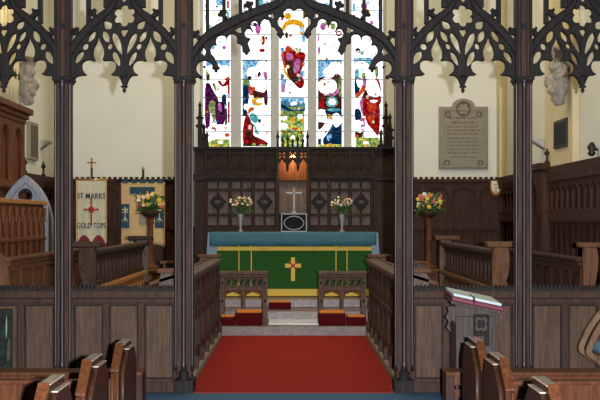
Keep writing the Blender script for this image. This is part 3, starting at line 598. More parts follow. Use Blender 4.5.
def altar_vase(x, label, seed):
    rnd = random.Random(seed); v = thing('flower_vase', label, 'vase', (x, 16.1, 1.412), 0, 'altar flowers')
    MB().lathe([(.045, 0), (.045, .015), (.018, .03), (.016, .05), (.03, .11), (.042, .22), (.05, .28), (.046, .285)], 0, 0, 18).build('vase', M['silver'], v)
    MB().lathe([(.024, .03), (.028, .04), (.024, .05)], 0, 0, 14).build('brass_collar', M['brass'], v)
    bouquet(v, .42, .19, .15, 30, .021, [M['pink'], M['pink'], M['white_petal']], rnd, .2, -.05)
altar_vase(PX(240.5, 16.1), 'silver vase of pale pink flowers left of the altar cross', 3)
altar_vase(PX(342, 16.1), 'silver vase of pale pink flowers right of the altar cross', 4)

# ------------------------------------------------------------------ reredos
YR = 16.55
rr = thing('reredos', 'dark carved oak reredos panelling under the stained window', 'reredos', (0, YR, .40))
rz = lambda py: PZ(py, YR)-.40
rx = lambda px: PX(px, YR)
RA, RB = rx(194), rx(395)
MB().box(RA, RB, .03, .15, 0, rz(149)).build('back_board', M['reredos'], rr)
MB().box(RA, RB, -.06, .15, rz(149.5), rz(147)).box(RA, RB, -.03, .15, rz(151.5), rz(149.5)).build('cornice', M['ebony'], rr, bevel=.006)
for a, b in ((RA, rx(276)), (rx(309), RB)): MB().box(a, b, -.08, .03, rz(179), rz(175.5)).box(a, b, -.05, .03, rz(175.5), rz(174)).build('string_course', M['ebony'], rr, bevel=.006)
MB().box(RA, RB, -.1, .03, 0, rz(227)).build('gradine', M['reredos'], rr, bevel=.006)
bays = [(206,230),(230,253),(253,276.5),(309,329),(329,350),(350,372)]
for i, (a, b) in enumerate(bays):
    xa, xb = rx(a), rx(b); xm = (xa+xb)/2; g = .018
    L = []
    for (c0, c1) in ((xa+.03, xm-g), (xm+g, xb-.03)):
        for (z0, z1) in ((rz(225), rz(216.5)), (rz(213.5), rz(191.5)), (rz(188.5), rz(182))): L.append([(c0, z0), (c1, z0), (c1, z1), (c0, z1)])
    f = MB().fill([[(xa, rz(227)), (xb, rz(227)), (xb, rz(179)), (xa, rz(179))]]+L, -.02, .02, bevel=.006).build('panel_frame', M['reredos'], rr)
    MB().box(xa+.02, xb-.02, .018, .032, rz(226), rz(180)).build('panel', M['reredos_panel'], f)
    if i in (0, 2, 3, 5):
        zc = rz(202); q = MB()
        q.fill([[(xm, zc+.16), (xm-.14, zc), (xm, zc-.16), (xm+.14, zc)], circ(xm, zc, .075)], -.045, -.01, bevel=.01)
        q.fill([circ(xm, zc, .085), foil(xm, zc, .06, 4)], -.055, -.015, bevel=.006)
        q.build('diamond_boss', M['ebony'], f); MB().ico((xm, -.02, zc), .035, 2, (1,.6,1)).build('boss_shield', M['reredos_panel'], f)
    # upper carved panel
    u = MB().fill([[(xa, rz(174)), (xb, rz(174)), (xb, rz(151.5)), (xa, rz(151.5))], [(xa+.025, rz(172)), (xb-.025, rz(172)), (xb-.025, rz(154)), (xa+.025, rz(154))]], -.02, .02, bevel=.005).build('upper_frame', M['reredos'], rr)
    q = MB()
    for s_ in (-1, 1):
        for j in range(3):
            q.tube([(xm+s_*(.17*(1-t_)**1.0)*(1-.25*j), .02, rz(171)+(.17-.05*j)*math.sin(t_*PI/2)) for t_ in [z/6 for z in range(7)]], .009, 6)
    q.tube([(xm, .02, rz(171)), (xm, .02, rz(155))], .009, 6)
    q.build('carving', M['reredos'], u)
    for x in (xa, xb): pass
for p in (206, 230, 253, 276.5, 309, 329, 350, 372):
    MB().box(rx(p)-.022, rx(p)+.022, -.07, .02, rz(227), rz(180)).box(rx(p)-.018, rx(p)+.018, -.06, .02, rz(180), rz(150)).build('buttress', M['reredos'], rr, bevel=.008)
for a, b in ((195,205),(373,394)):
    q = MB().box(rx(a), rx(b), -.12, .03, 0, rz(181)).box(rx(a)-.01, rx(b)+.01, -.14, .03, rz(181), rz(178)); q.build('wing', M['reredos'], rr, bevel=.01)
# crown pinnacles in front of the window ends
for p, top in ((200,100),(204,122),(207,130),(381,128),(386,100),(390,112)):
    q = MB().box(rx(p)-.035, rx(p)+.035, -.03, .04, rz(150), rz(top+18)); z0 = rz(top+18); z1 = rz(top)
    q.lathe([(.045, z0), (.03, z0+.04), (.02, z0+(z1-z0)*.6), (.035, z0+(z1-z0)*.7), (.012, z0+(z1-z0)*.85), (0, z1)], rx(p), .0, 8)
    for s_ in (-1, 1): q.ico((rx(p)+s_*.045, -.01, rz(top+26)), .03, 1).ico((rx(p)+s_*.045, -.01, rz(top+18)), .025, 1)
    q.build('pinnacle', M['ebony'], rr)
# central canopied niche
q = MB().box(rx(277), rx(308.5), -.01, .03, rz(213.5), rz(180.5)).build('niche_panel', M['reredos_panel'], rr)
MB().box(rx(277), rx(308.5), -.005, .03, rz(180.5), rz(151)).build('niche_head', M['organ'], rr)
MB().box(rx(275.5), rx(310), -.06, .03, rz(182), rz(180)).build('niche_rail', M['reredos'], rr, bevel=.005)
for p in (277.5, 308): MB().box(rx(p)-.028, rx(p)+.028, -.12, .03, 0, rz(148)).build('niche_post', M['reredos'], rr, bevel=.008)
cn = MB().box(rx(276), rx(309.5), -.34, .03, rz(152.5), rz(148)); cn.build('canopy_top', M['ebony'], rr, bevel=.008)
L = []; x0, x1 = rx(277), rx(308.5); w = (x1-x0)/3
outl = [(x0, rz(152.5))]
zb = rz(169.5)
for i in range(3):
    a = x0+i*w; b = a+w
    outl += [(a, zb), (a+.02, zb), (a+.03, rz(165)), (a+.06, rz(163.2)), ((a+b)/2, rz(160.5)), (b-.06, rz(163.2)), (b-.03, rz(165)), (b-.02, zb)]
    zc = rz(156.5); xm = (a+b)/2
    for an in range(4):
        t_ = PI/4+an*PI/2; L.append(lens((xm+.012*math.cos(t_), zc+.012*math.sin(t_)), (xm+.075*math.cos(t_), zc+.065*math.sin(t_)), .03, 6))
outl += [(x1, zb), (x1, rz(152.5))]
MB().fill([outl]+L, -.33, -.30, bevel=.004).build('canopy_fretwork', M['ebony'], rr)
for xx in (x0, x1): MB().box(xx-.012, xx+.012, -.33, .0, zb+.05, rz(152.5)).build('canopy_cheek', M['ebony'], rr)
for i in range(4):
    xx = x0+i*w; MB().lathe([(0, zb-.06), (.014, zb-.03), (.02, zb-.01), (.015, zb+.02), (.015, rz(152.5))], xx, -.325, 8).build('canopy_drop', M['ebony'], rr)
# brattishing over the canopy, silhouetted on the glass
q = MB()
for i in range(7):
    xx = x0+.02+i*(x1-x0-.04)/6; h_ = (.30, .18, .24, .16, .24, .18, .30)[i]
    q.lathe([(.018, rz(148)), (.014, rz(148)+h_*.4), (.03, rz(148)+h_*.55), (.012, rz(148)+h_*.7), (0, rz(148)+h_)], xx, -.28, 8)
q.build('canopy_cresting', M['ebony'], rr)
lamp = thing('niche_lamp', 'small glowing bulb under the reredos canopy', 'lamp', (rx(293), YR-.2, .4+rz(152.5)-.06))
gb = glow('bulb_glow', srgb(255,214,140), 14, srgb(255,214,140))
MB().ico((0,0,-.012), .03, 2).build('bulb', gb, lamp); MB().lathe([(.02, .01), (.026, .03), (.026, .06)], 0, 0, 12).build('socket', M['brass'], lamp)

# ------------------------------------------------------------------ altar rails and kneelers
def rail(x0, x1, label):
    r = thing('altar_rail', label, 'altar rail', ((x0+x1)/2, 14.1, .14), 0, None); h = (x1-x0)/2
    zt = PZ(271, 14.1)-.14
    MB().box(-h-.01, h+.01, -.07, .07, zt-.05, zt).box(-h, h, -.05, .05, zt-.09, zt-.05).build('top_rail', M['rail'], r, bevel=.012)
    for s_ in (-1, 1):
        p = MB().box(s_*(h-.035)-.035, s_*(h-.035)+.035, -.035, .035, 0, zt-.09).box(s_*(h-.035)-.045, s_*(h-.035)+.045, -.045, .045, 0, .06).build('post', M['rail'], r, bevel=.008)
        for zz in (zt-.17, zt-.42): MB().ico((s_*(h-.035), -.037, zz), .02, 1, (1,.5,1)).build('rosette', M['ebony'], p)
    a, b = -h+.07, h-.07
    L = []; n = 6; w = (b-a)/n
    for i in range(n):
        xm = a+(i+.5)*w; L += [lens((xm-w*.38, zt-.215), (xm+w*.38, zt-.115), .045, 6), lens((xm-w*.36, zt-.12), (xm-w*.14, zt-.14), .016, 4), lens((xm+w*.14, zt-.19), (xm+w*.36, zt-.21), .016, 4)]
    MB().fill([[(a, zt-.23), (b, zt-.23), (b, zt-.1), (a, zt-.1)]]+L, -.02, .02, bevel=.005).build('pierced_frieze', M['rail'], r)
    MB().box(a, b, -.03, .03, zt-.275, zt-.23).build('middle_rail', M['rail'], r, bevel=.006)
    MB().box(a, b, -.03, .03, .05, .1).build('bottom_rail', M['rail'], r, bevel=.006)
    MB().box(-.022, .022, -.025, .025, .1, zt-.275).build('baluster', M['rail'], r, bevel=.005)
    q = MB()
    for xa, xb in ((a, -.022), (.022, b)): q.fill([[(xa, zt-.36), (xa+.02, zt-.36), (xa+.02, zt-.33), ((xa+xb)/2, zt-.29), (xb-.02, zt-.33), (xb-.02, zt-.36), (xb, zt-.36), (xb, zt-.275), (xa, zt-.275)]], -.015, .015)
    q.build('arched_head', M['organ'], r)
rail(PX(220, 14.1), PX(267.5, 14.1), 'carved oak altar rail left of the sanctuary opening')
rail(PX(318.5, 14.1), PX(366, 14.1), 'carved oak altar rail right of the sanctuary opening')
def kneeler(px0, px1, Y, z0, py0, label, grp='kneelers'):
    x0, x1 = PX(px0, Y), PX(px1, Y); h = PZ(py0, Y)-z0; t = thing('kneeler', label, 'kneeler', ((x0+x1)/2, Y+.11, z0), 0, grp); w = (x1-x0)/2
    MB().box(-w, w, -.1, .1, 0, h*.86).build('cushion', M['velvet'], t, bevel=.025)
    q = MB().box(-w+.012, w-.012, -.09, .09, h*.8, h); q.build('embroidered_top', M['amber'], t, bevel=.015)
kneeler(235.5, 262, 13.82, .14, 310.5, 'taller crimson kneeler before the left altar rail')
kneeler(220, 234.6, 13.82, .14, 315.5, 'lower crimson kneeler at far left before the left altar rail')
kneeler(318.5, 346, 13.82, .14, 311, 'taller crimson kneeler before the right altar rail')
kneeler(347, 366, 13.82, .14, 315.5, 'lower crimson kneeler at far right before the right altar rail')
kneeler(268.5, 291, 14.9, .27, 301.2, 'crimson kneeler on the step just in front of the altar', None)

# ------------------------------------------------------------------ choir stalls
def scroll(x, s_, w, h, z0=0):
    """bench-end outline in (x,z): S-curved outer edge"""
    L = [(0,0),(w,0),(w,h*.30),(w*.82,h*.42),(w*.72,h*.55),(w*.8,h*.7),(w*1.05,h*.82),(w*1.1,h*.93),(w*1.0,h),(0,h)]
    out = []
    out = [L[0], L[1]]+smooth_loop(L[1:9], 3, False)[1:]+[L[9]]
    return [(x+s_*a, z0+b) for a, b in out]
def stall_front(s_, label):
    """front desk facing the central carpet"""
    y0, y1 = 9.62, 13.68; xf = 1.03; zt = 1.07
    t = thing('choir_stall_desk', label, 'choir stall', (s_*1.16, y0, 0)); X = lambda x: s_*(x-1.16)
    D = y1-y0
    def bx(m, a, b, *r): q = sorted((X(a), X(b))); return m.box(q[0], q[1], *r)
    n = 6; w = (D-.1)/n; L = []
    for i in range(n):
        a = .05+i*w
        for j in range(2):
            c0, c1 = a+.03+j*(w-.03)/2, a+(j+1)*(w-.03)/2
            L.append(gothic(c0, c1, .26, .5, .6, 5)); 
        for j in range(2): L.append(foil(a+.015+(w-.03)*(.27+.5*j)+.01, .82, .1, 4, .3, 32))
        L.append([(a+.03, .64), (a+w-.03, .64), (a+w-.03, .68), (a+.03, .68)])
    q = sorted((X(xf), X(xf+.05)))
    MB().fill([[(0, .12), (D, .12), (D, zt-.06), (0, zt-.06)]]+L, q[0], q[1], 'x', .006).build('tracery_front', M['screen'], t)
    bx(MB(), xf+.03, xf+.08, .02, D-.02, .12, zt-.06).build('back_panel', M['stall_dark'], t)
    bx(MB(), xf-.045, xf+.12, -.02, D, 0, .07).build('plinth', M['plinth_stone'], t, bevel=.015)
    for i in range(n+1):
        a = .05+i*w; m = MB()
        bx(m, xf-.045, xf, a-.035, a+.035, .07, .2); bx(m, xf-.012, xf, a-.012, a+.012, .2, zt-.1)
        m.build('buttress', M['screen'], t, bevel=.01)
    m = MB(); bx(m, xf-.05, xf+.12, -.03, D+.02, zt-.06, zt); bx(m, xf-.02, xf+.1, 0, D, zt-.1, zt-.06)
    m.build('top_rail', M['stall_grey'], t, bevel=.012)
    # sloping book board
    xa, xb = xf+.1, xf+.36; P_ = [(X(xa),0,zt-.02),(X(xb),0,zt-.1),(X(xb),D,zt-.1),(X(xa),D,zt-.02),(X(xa),0,zt+.01),(X(xb),0,zt-.07),(X(xb),D,zt-.07),(X(xa),D,zt+.01)]
    MB().hexa(P_).build('book_board', M['stall'], t)
    for yy in (.0, D-.06):
        e = MB(); e.fill([scroll(X(xf), s_, .25, zt+.02)], yy, yy+.06, bevel=.008)
        e = e.build('bench_end', M['stall_grey'], t)
        m = MB(); bx(m, xf-.03, xf+.29, yy-.03, yy+.09, zt+.02, zt+.06); m.build('end_cap', M['stall'], e, bevel=.01)
stall_front(-1, 'low traceried choir desk along the left edge of the red carpet')
stall_front(1, 'low traceried choir desk along the right edge of the red carpet')
def stall_back(s_, label, sub):
    y0, y1 = 9.98, 13.66; xf = 2.03; zt = 1.30
    t = thing('choir_stall_desk', label, 'choir stall', (s_*xf, y0, 0)); D = y1-y0; X = lambda x: s_*(x-xf)
    def bx(m, a, b, *r): q = sorted((X(a), X(b))); return m.box(q[0], q[1], *r)
    m = MB(); bx(m, xf-.05, xf+.1, .0, D, zt-.05, zt); bx(m, xf-.02, xf+.07, .0, D, zt-.08, zt-.05); m.build('top_rail', M['stall_dark'], t, bevel=.01)
    n = 16; w = (D-.1)/n
    L = [gothic(.05+i*w+.02, .05+(i+1)*w-.02, zt-.33, zt-.18, zt-.11, 5) for i in range(n)]
    q = sorted((X(xf), X(xf+.04)))
    MB().fill([[(0, zt-.38), (D, zt-.38), (D, zt-.08), (0, zt-.08)]]+L, q[0], q[1], 'x', .005).build('arcade', M['stall_dark'], t)
    m = MB(); bx(m, xf+.04, xf+.06, 0, D, 0, zt-.08); m.build('back_board', M['stall_dark'], t)
    m = MB(); bx(m, xf-.05, xf+.06, 0, D, zt-.43, zt-.38); m.build('shelf', sub, t, bevel=.01)
    m = MB(); bx(m, xf-.0, xf+.04, 0, D, 0, zt-.43)
    for i in range(n): bx(m, xf-.012, xf, .05+i*w+.02, .05+(i+1)*w-.02, .15, zt-.5)
    m.build('lower_panel', sub, t, bevel=.004)
    for yy, nm in ((-.0, 0), (D-.08, 1)):
        sc = scroll(0, s_, .155, 1.33); 
        e = MB(); 
        if s_ < 0: pass
        holes = []
        e.fill([[(x-s_*.05+0, z) for x, z in sc]], yy-.04, yy+.05, bevel=.012); eo = e.build('bench_end', M['stall_grey'] if nm else (M['stall'] if s_ > 0 else M['stall_dark']), t)
        q = MB(); xm = s_*.025
        for zz in (.75, .95, 1.13): q.fill([circ(xm, zz, .07), foil(xm, zz, .055, 4)], yy-.055, yy-.035, bevel=.004)
        q.build('carved_roundel', M['stall_grey'] if nm else (M['stall'] if s_ > 0 else M['stall_dark']), eo)
        m = MB(); bx(m, xf-.11, xf+.22 if nm else xf+.17, yy-.07, yy+.08, 1.33, 1.385); m.build('end_cap', M['stall'] if s_ > 0 else M['stall_dark'], eo, bevel=.012)
stall_back(-1, 'second choir desk on the left with pale orange lower panel', M['stall_pale'])
stall_back(1, 'second choir desk on the right with dark panel below its arcade', M['stall'])
def bench(s_, label):
    t = thing('choir_bench', label, 'bench', (s_*1.68, 10.2, 0))
    MB().box(-.17, .17, 0, 3.45, .4, .44).build('seat', M['stall'], t, bevel=.01)
    MB().box(-.1, .1, 0, .05, 0, .8).build('bench_end', M['stall'], t, bevel=.006)
    for yy in (3.42,):
        e = MB().fill([[(-.1, 0), (.1, 0), (.1, 1.0), (-.1, 1.0)], foil(0, .86, .075, 4), lens((-.05, .5), (.05, .74), .08), circ(0, .36, .06)], yy-.03, yy+.03, bevel=.006).build('bench_end', M['stall_grey'], t)
        MB().box(-.14, .14, yy-.05, yy+.05, 1.0, 1.04).build('end_cap', M['stall'], e, bevel=.008)
    MB().box(-.03*1, .03, 0.03, 3.39, .1, .4).build('support', M['stall_dark'], t)
bench(-1, 'choir bench behind the left front desk, carved end showing by the post')
bench(1, 'choir bench behind the right front desk, carved end showing by the post')
def stall_outer(s_, label, mat):
    y0, y1 = 9.62, 13.0; xf = 2.75; zt = 1.235
    t = thing('choir_stall_desk', label, 'choir stall', (s_*xf, y0, 0)); D = y1-y0; X = lambda x: s_*(x-xf)
    def bx(m, a, b, *r): q = sorted((X(a), X(b))); return m.box(q[0], q[1], *r)
    m = MB(); bx(m, xf-.03, xf+.1, 0, D, zt-.04, zt); bx(m, xf-.015, xf+.05, 0, D, zt-.08, zt-.04); m.build('top_rail', mat, t, bevel=.01)
    n = 9; w = D/n; q = sorted((X(xf), X(xf+.04)))
    MB().fill([[(0, 0), (D, 0), (D, zt-.08), (0, zt-.08)]]+[[(i*w+.035, .15), ((i+1)*w-.035, .15), ((i+1)*w-.035, zt-.14), (i*w+.035, zt-.14)] for i in range(n)], q[0], q[1], 'x', .008).build('panel_frame', mat, t)
    m = MB(); bx(m, xf+.025, xf+.04, .01, D-.01, .1, zt-.1); m.build('panel', mat, t)
    for yy, hh in ((-.02, 1.34),):
        for j, xo in enumerate((.0, .17)):
            e = MB().fill([[(x, z) for x, z in scroll(s_*(xo+.02), s_, .13, hh)]], yy-.05, yy+.03, bevel=.012).build('bench_end', M['stall'] if s_ > 0 else mat, t)
            MB().box(min(s_*(xo-.03), s_*(xo+.17)), max(s_*(xo-.03), s_*(xo+.17)), yy-.07, yy+.05, hh, hh+.045).build('end_cap', M['stall'], e, bevel=.012)
stall_outer(1, 'outer choir desk on the right with a pair of scrolled ends', M['wainscot'])
# left outer desk has a plain rounded end
def stall_left():
    y0, y1 = 9.62, 13.0; xf = -2.75; zt = 1.235; D = y1-y0
    t = thing('choir_stall_desk', 'outer choir desk on the left in front of the carved console', 'choir stall', (xf, y0, 0))
    MB().box(-.1, .03, 0, D, zt-.04, zt).box(-.05, .015, 0, D, zt-.08, zt-.04).build('top_rail', M['stall'], t, bevel=.01)
    n = 7; w = D/n
    MB().fill([[(0, 0), (D, 0), (D, zt-.08), (0, zt-.08)]]+[[(i*w+.02, .15), ((i+1)*w-.02, .15), ((i+1)*w-.02, zt-.14), (i*w+.02, zt-.14)] for i in range(n)], -.04, 0, 'x', .008).build('panel_frame', M['stall'], t)
    MB().box(-.04, -.02, .01, D-.01, .1, zt-.1).build('panel', M['stall'], t)
    MB().fill([smooth_loop([(.03,0),(.02,.9),(.0,1.15),(-.06,1.27),(-.16,1.31),(-.24,1.29),(-.26,1.2),(-.22,1.12),(-.2,1.0),(-.2,0)],3)], -.04, .03, bevel=.01).build('bench_end', M['stall'], t)
stall_left()

# carved console behind
t = thing('carved_console', 'carved oak parclose console with a row of little gothic arches at far left', 'console', (-2.92, 9.75, 0))
D = 1.92
n = 8; w = D/n; L = []
for i in range(n): L += [gothic(i*w+.03, (i+1)*w-.03, 1.42, 1.6, 1.7, 5), [(i*w+.03, .9), ((i+1)*w-.03, .9), ((i+1)*w-.03, 1.36), (i*w+.03, 1.36)]]
MB().fill([[(0, 0), (D, 0), (D, 1.77), (0, 1.77)]]+L, -.05, 0, 'x', .008).build('arcaded_front', M['organ'], t)
MB().box(-.1, -.05, 0, D, 0, 1.77).build('back_panel', M['organ'], t)
MB().box(-.12, .04, -.02, D+.02, 1.77, 1.82).build('top_rail', M['stall_pale'], t, bevel=.01)
MB().box(-.02, .03, 0, D, 1.37, 1.41).build('middle_rail', M['organ'], t, bevel=.008)
for i in range(n+1): MB().lathe([(.0, 1.56), (.018, 1.59), (.012, 1.62), (.024, 1.68), (.028, 1.74)], .012, i*w if 0 < i < n else (.03 if i == 0 else D-.03), 8).build('pendant_drop', M['organ'], t)

# ------------------------------------------------------------------ organ
og = thing('pipe_organ', 'wooden organ case with tall gilt pipes at far left', 'organ', (-3.55, 10.3, 0))
D = 2.9
MB().box(-.5, -.06, 0, D-.04, 0, 2.98).build('case', M['organ'], og, bevel=.01)
n = 5; w = D/n
L = []
for i in range(n): L += [gothic(i*w+.07, (i+1)*w-.07, 2.1, 2.55, 2.78, 6), [(i*w+.07, 1.1), ((i+1)*w-.07, 1.1), ((i+1)*w-.07, 1.98), (i*w+.07, 1.98)]]
MB().fill([[(0, 0), (D, 0), (D, 2.9), (0, 2.9)]]+L, -.06, 0, 'x', .01).build('panelled_side', M['organ'], og)
MB().box(-.5, .1, 0, D+.06, 2.98, 3.06).box(-.5, .05, 0, D+.03, 2.92, 2.98).box(-.5, .02, 0, D, 2.86, 2.92).build('cornice', M['organ'], og, bevel=.012)
MB().box(0, .04, 0, D, 2.0, 2.06).build('string_course', M['organ'], og, bevel=.008)
for i in range(17):
    y = .1+i*.165; h = 5.6+.5*math.cos(i*.9); r = .066
    p = MB().lathe([(.02, 3.06), (r*.95, 3.35), (r, 3.38), (r, h), (r*.9, h)], -.1, y, 14).build('organ_pipe', M['pipe'], og)
    MB().fill([[(y-.03, 3.42), (y+.03, 3.42), (y+.03, 3.47), (y, 3.55), (y-.03, 3.47)]], -.1+r-.006, -.1+r+.004, 'x').build('pipe_mouth', M['iron'], p)
MB().box(-.5, -.22, .02, D-.05, 3.06, 5.2).build('upper_case', M['pew_dark'], og)

# pale gothic arch on the floor behind the console
t = thing('arched_panel', 'grey limed gothic arched panel with pierced quatrefoil behind the carved console', 'arched panel', (-3.19, 11.9, 0))
zA = PZ(175, 11.9); zS = 1.55
o_ = gothic(-.32, .32, 0, zS, zA, 9); i_ = gothic(-.255, .255, .2, zS, zA-.1, 9)
MB().fill([o_, i_], -.05, .05, bevel=.012).build('arch_frame', M['greypaint'], t)
m = MB().fill([i_, circ(0, zA-.245, .08, .08, 20)]+[gothic(-.23, -.03, .3, zS-.05, zS+.1), gothic(.03, .23, .3, zS-.05, zS+.1)], -.02, .03, bevel=.008); m.build('pierced_panel', M['greypaint'], t)
MB().fill([circ(0, zA-.245, .085, .085, 24), foil(0, zA-.245, .066, 4)], -.04, .0, bevel=.006).build('quatrefoil', M['iron'], t)
MB().box(-.24, .24, .03, .05, .2, zS+.3).build('backing', M['pew_dark'], t)

# ------------------------------------------------------------------ flower stands
def stand(x, Y, label, seed, cap):
    rnd = random.Random(seed); t = thing('flower_stand', label, 'flower stand', (x, Y, .14))
    zb = PZ(268.5, Y)-.14; zt = PZ(217, Y)-.14
    m = MB().lathe([(.2, 0), (.2, .08), (.16, .1), (.16, zb-.1), (.18, zb-.08), (.2, zb-.05), (.2, zb-.02), (.12, zb)], 0, 0, 8, False); m.build('octagonal_base', M['stall'], t)
    MB().lathe([(.11, zb), (.115, zb+.03), (.06, zb+.06), (.045, zb+.1), (.04, zb+.2), (.042, zb+.4), (.055, zb+.42), (.042, zb+.44), (.04, zt-.12), (.055, zt-.08), (.042, zt-.06), (.06, zt-.01)], 0, 0, 18).build('turned_column', M['organ'], t)
    MB().lathe([(.05, zt-.01), (.09, zt+.01), (.125, zt+.05), (.14, zt+.09), (.13, zt+.09), (.08, zt+.03)], 0, 0, 20).build('bowl', M['stall_dark'], t)
    bouquet(t, zt+.2, .19, .16, 40, .034, cap, rnd, zt+.05, .5)
stand(PX(150.5, 14.5), 14.5, 'turned wooden stand of coral and yellow flowers beside the banners', 11, [M['coral'], M['yellow'], M['pink'], M['leaf'], M['white_petal']])
stand(PX(429, 14.5), 14.5, 'turned wooden stand of yellow and white flowers under the memorial tablet', 12, [M['yellow'], M['yellow'], M['white_petal'], M['coral'], M['leaf']])

# ------------------------------------------------------------------ banners
def banner_cloth(w, z0, z1, seed, dag):
    m = MB(); bm = m.bm; n, r_ = 30, 16; rows = []
    for j in range(r_+1):
        row = []
        for i in range(n+1):
            u = i/n; x = (u-.5)*w; zb = z0+dag(u); z = z1+(zb-z1)*j/r_
            row.append(bm.verts.new((x, .012*math.sin(u*11+seed)*(j/r_), z)))
        rows.append(row)
    for a, b in zip(rows, rows[1:]):
        for i in range(n): bm.faces.new((a[i], a[i+1], b[i+1], b[i])).smooth = True
    return m
YB = 16.0
sc = YB/F
b1 = thing('church_banner', 'cream silk banner lettered ST MARKS with red cross and wine fringe', 'banner', (PX(91.5, YB), YB, 0))
bz = lambda py: PZ(py, YB)
w1 = 29*sc
cl = banner_cloth(w1, bz(243), bz(180), 1, lambda u: -.04+.1*abs(math.sin(u*2*PI))).build('banner_cloth', M['cream_silk'], b1); cl.modifiers.new('s', 'SOLIDIFY').thickness = .006
m = MB()
for i in range(48):
    u = (i+.5)/48; x = (u-.5)*w1; z = bz(243)-.04+.1*abs(math.sin(u*2*PI)); h = .05+.14*abs(math.sin(u*2*PI))**.7
    m.cyl((x, -.006, z+h*.35), (x, -.012, z-.09), .011, .006, 5)
m.build('fringe', M['fringe'], cl)
m = MB()
for s_ in (-1, 1): m.box(s_*w1/2-.012, s_*w1/2+.012, -.02, .012, bz(243), bz(180))
m.build('side_braid', M['tan_silk'], cl)
MB().text('ST MARKS', 0, bz(198.5), -.016, .125, .003, .82).build('upper_lettering', M['navy'], cl)
MB().text('GOLD TOPS', 0, bz(228), -.018, .12, .003, .72).build('lower_lettering', M['navy'], cl)
m = MB(); zc = bz(209.5)
m.box(-.012, .012, -.022, -.012, zc-.24, zc+.17).box(-.1, .1, -.022, -.012, zc-.012, zc+.012)
for x, z in ((0,.17),(-.1,0),(.1,0),(0,-.24)): m.ico((x, -.016, zc+z), .022, 1, (1,.4,1))
m.build('thin_cross', M['rthread'], cl)
MB().ico((0, -.018, zc), .05, 2, (1,.3,1.1)).build('red_heart', M['rthread'], cl)
m = MB().cyl((-w1/2-.04, 0, bz(179.5)), (w1/2+.04, 0, bz(179.5)), .014); m.build('cross_bar', M['brass'], b1)
MB().cyl((0, .03, .14), (0, .03, bz(168)), .016).build('pole', M['stall_dark'], b1)
m = MB(); z0 = bz(168)
m.box(-.01, .01, .02, .04, z0, bz(158.5)).box(-.055, .055, .02, .04, bz(162.5)-.01, bz(162.5)+.01)
for x, z in ((-.055, bz(162.5)), (.055, bz(162.5)), (0, bz(158.5))): m.ico((x, .03, z), .016, 1)
m.build('pole_cross', M['brass'], b1)
b2 = thing('church_banner', 'tan banner with dark teal panels behind the flower stand', 'banner', (PX(143, YB), YB, 0))
w2 = 44*sc
cl = banner_cloth(w2, bz(242), bz(182), 2, lambda u: -.03+.12*abs(u-.5)*(-1)+.03*abs(math.sin(u*3*PI))).build('banner_cloth', M['tan_silk'], b2); cl.modifiers.new('s', 'SOLIDIFY').thickness = .006
m = MB()
q = lambda a, b, c, d: m.box((a-143)*sc, (b-143)*sc, -.022, -.012, bz(d), bz(c))
q(130,155,187,194); q(121,129.5,204,228); q(155,164,204,228); q(129,153,238,241.5)
m.build('teal_panels', M['dteal'], cl)
for cx_ in (125.3, 159.5):
    m = MB()
    for an in range(6):
        t_ = an*PI/3+PI/6; m.cyl(((cx_-143)*sc, -.026, bz(211)), ((cx_-143)*sc+.052*math.cos(t_), -.026, bz(211)+.06*math.sin(t_)), .005, .013, 6)
    m.cyl(((cx_-143)*sc, -.026, bz(211)), ((cx_-143)*sc, -.026, bz(223)), .006, .006, 6).cyl(((cx_-143)*sc, -.026, bz(218)), ((cx_-143)*sc-.05, -.026, bz(222)), .01, .004, 6).cyl(((cx_-143)*sc, -.026, bz(218)), ((cx_-143)*sc+.05, -.026, bz(222)), .01, .004, 6)
    m.build('white_lily', M['cream_silk'], cl)
m = MB(); m.box(-.06, .06, -.02, -.012, bz(224), bz(205)); m.build('embroidered_centre', M['plaque'], cl)
m = MB()
for i in range(5):
    x = (-.5+.1+i*.2)*w2; m.box(x-.05, x+.05, -.02, .02, bz(183), bz(180)-.0)
m.build('hanging_tabs', M['dteal'], cl)
MB().cyl((-w2/2-.06, 0, bz(180.3)), (w2/2+.04, 0, bz(180.3)), .016).ico((-w2/2-.07, 0, bz(180.3)), .028, 1).ico((w2/2+.05, 0, bz(180.3)), .028, 1).build('cross_bar', M['iron'], b2)
MB().cyl((0, .035, .14), (0, .035, bz(170)), .017).build('pole', M['stall_dark'], b2)
MB().lathe([(.012, bz(170)), (.024, bz(169)), (.014, bz(168.4)), (.016, bz(167.4)), (0, bz(166))], 0, .035, 10).build('pole_finial', M['brass'], b2)

# ------------------------------------------------------------------ wall things
YW = YE
t = thing('memorial_tablet', 'brown stone memorial tablet with arched top on the right chancel wall', 'plaque', (PX(463, YW), YE-.05, wz(170)))
tz = lambda py: PZ(py, YW)-wz(170); tx = lambda px: PX(px, YW)-PX(463, YW)
outl = [(tx(438.5), tz(169.5)), (tx(487.5), tz(169.5)), (tx(487.5), tz(107)), (tx(475), tz(107))]+[(tx(463)+tx(474)*math.cos(a), tz(106)+.12*math.sin(a)) for a in [PI*i/10 for i in range(11)]]+[(tx(451), tz(107)), (tx(438.5), tz(107))]
MB().fill([outl], -.0, .049, bevel=.012).build('slab', M['plaque'], t)
q = MB().fill([[(tx(440.5), tz(167.5)), (tx(485.5), tz(167.5)), (tx(485.5), tz(109)), (tx(440.5), tz(109))], [(tx(443), tz(165.5)), (tx(483), tz(165.5)), (tx(483), tz(111)), (tx(443), tz(111))]], -.014, .002, bevel=.003)
q.build('raised_border', M['plaque'], t)
MB().fill([circ(0, tz(109), .125, .125, 24), foil(0, tz(109), .1, 6)], -.016, .002, bevel=.004).build('carved_rosette', M['plaque_dark'], t)
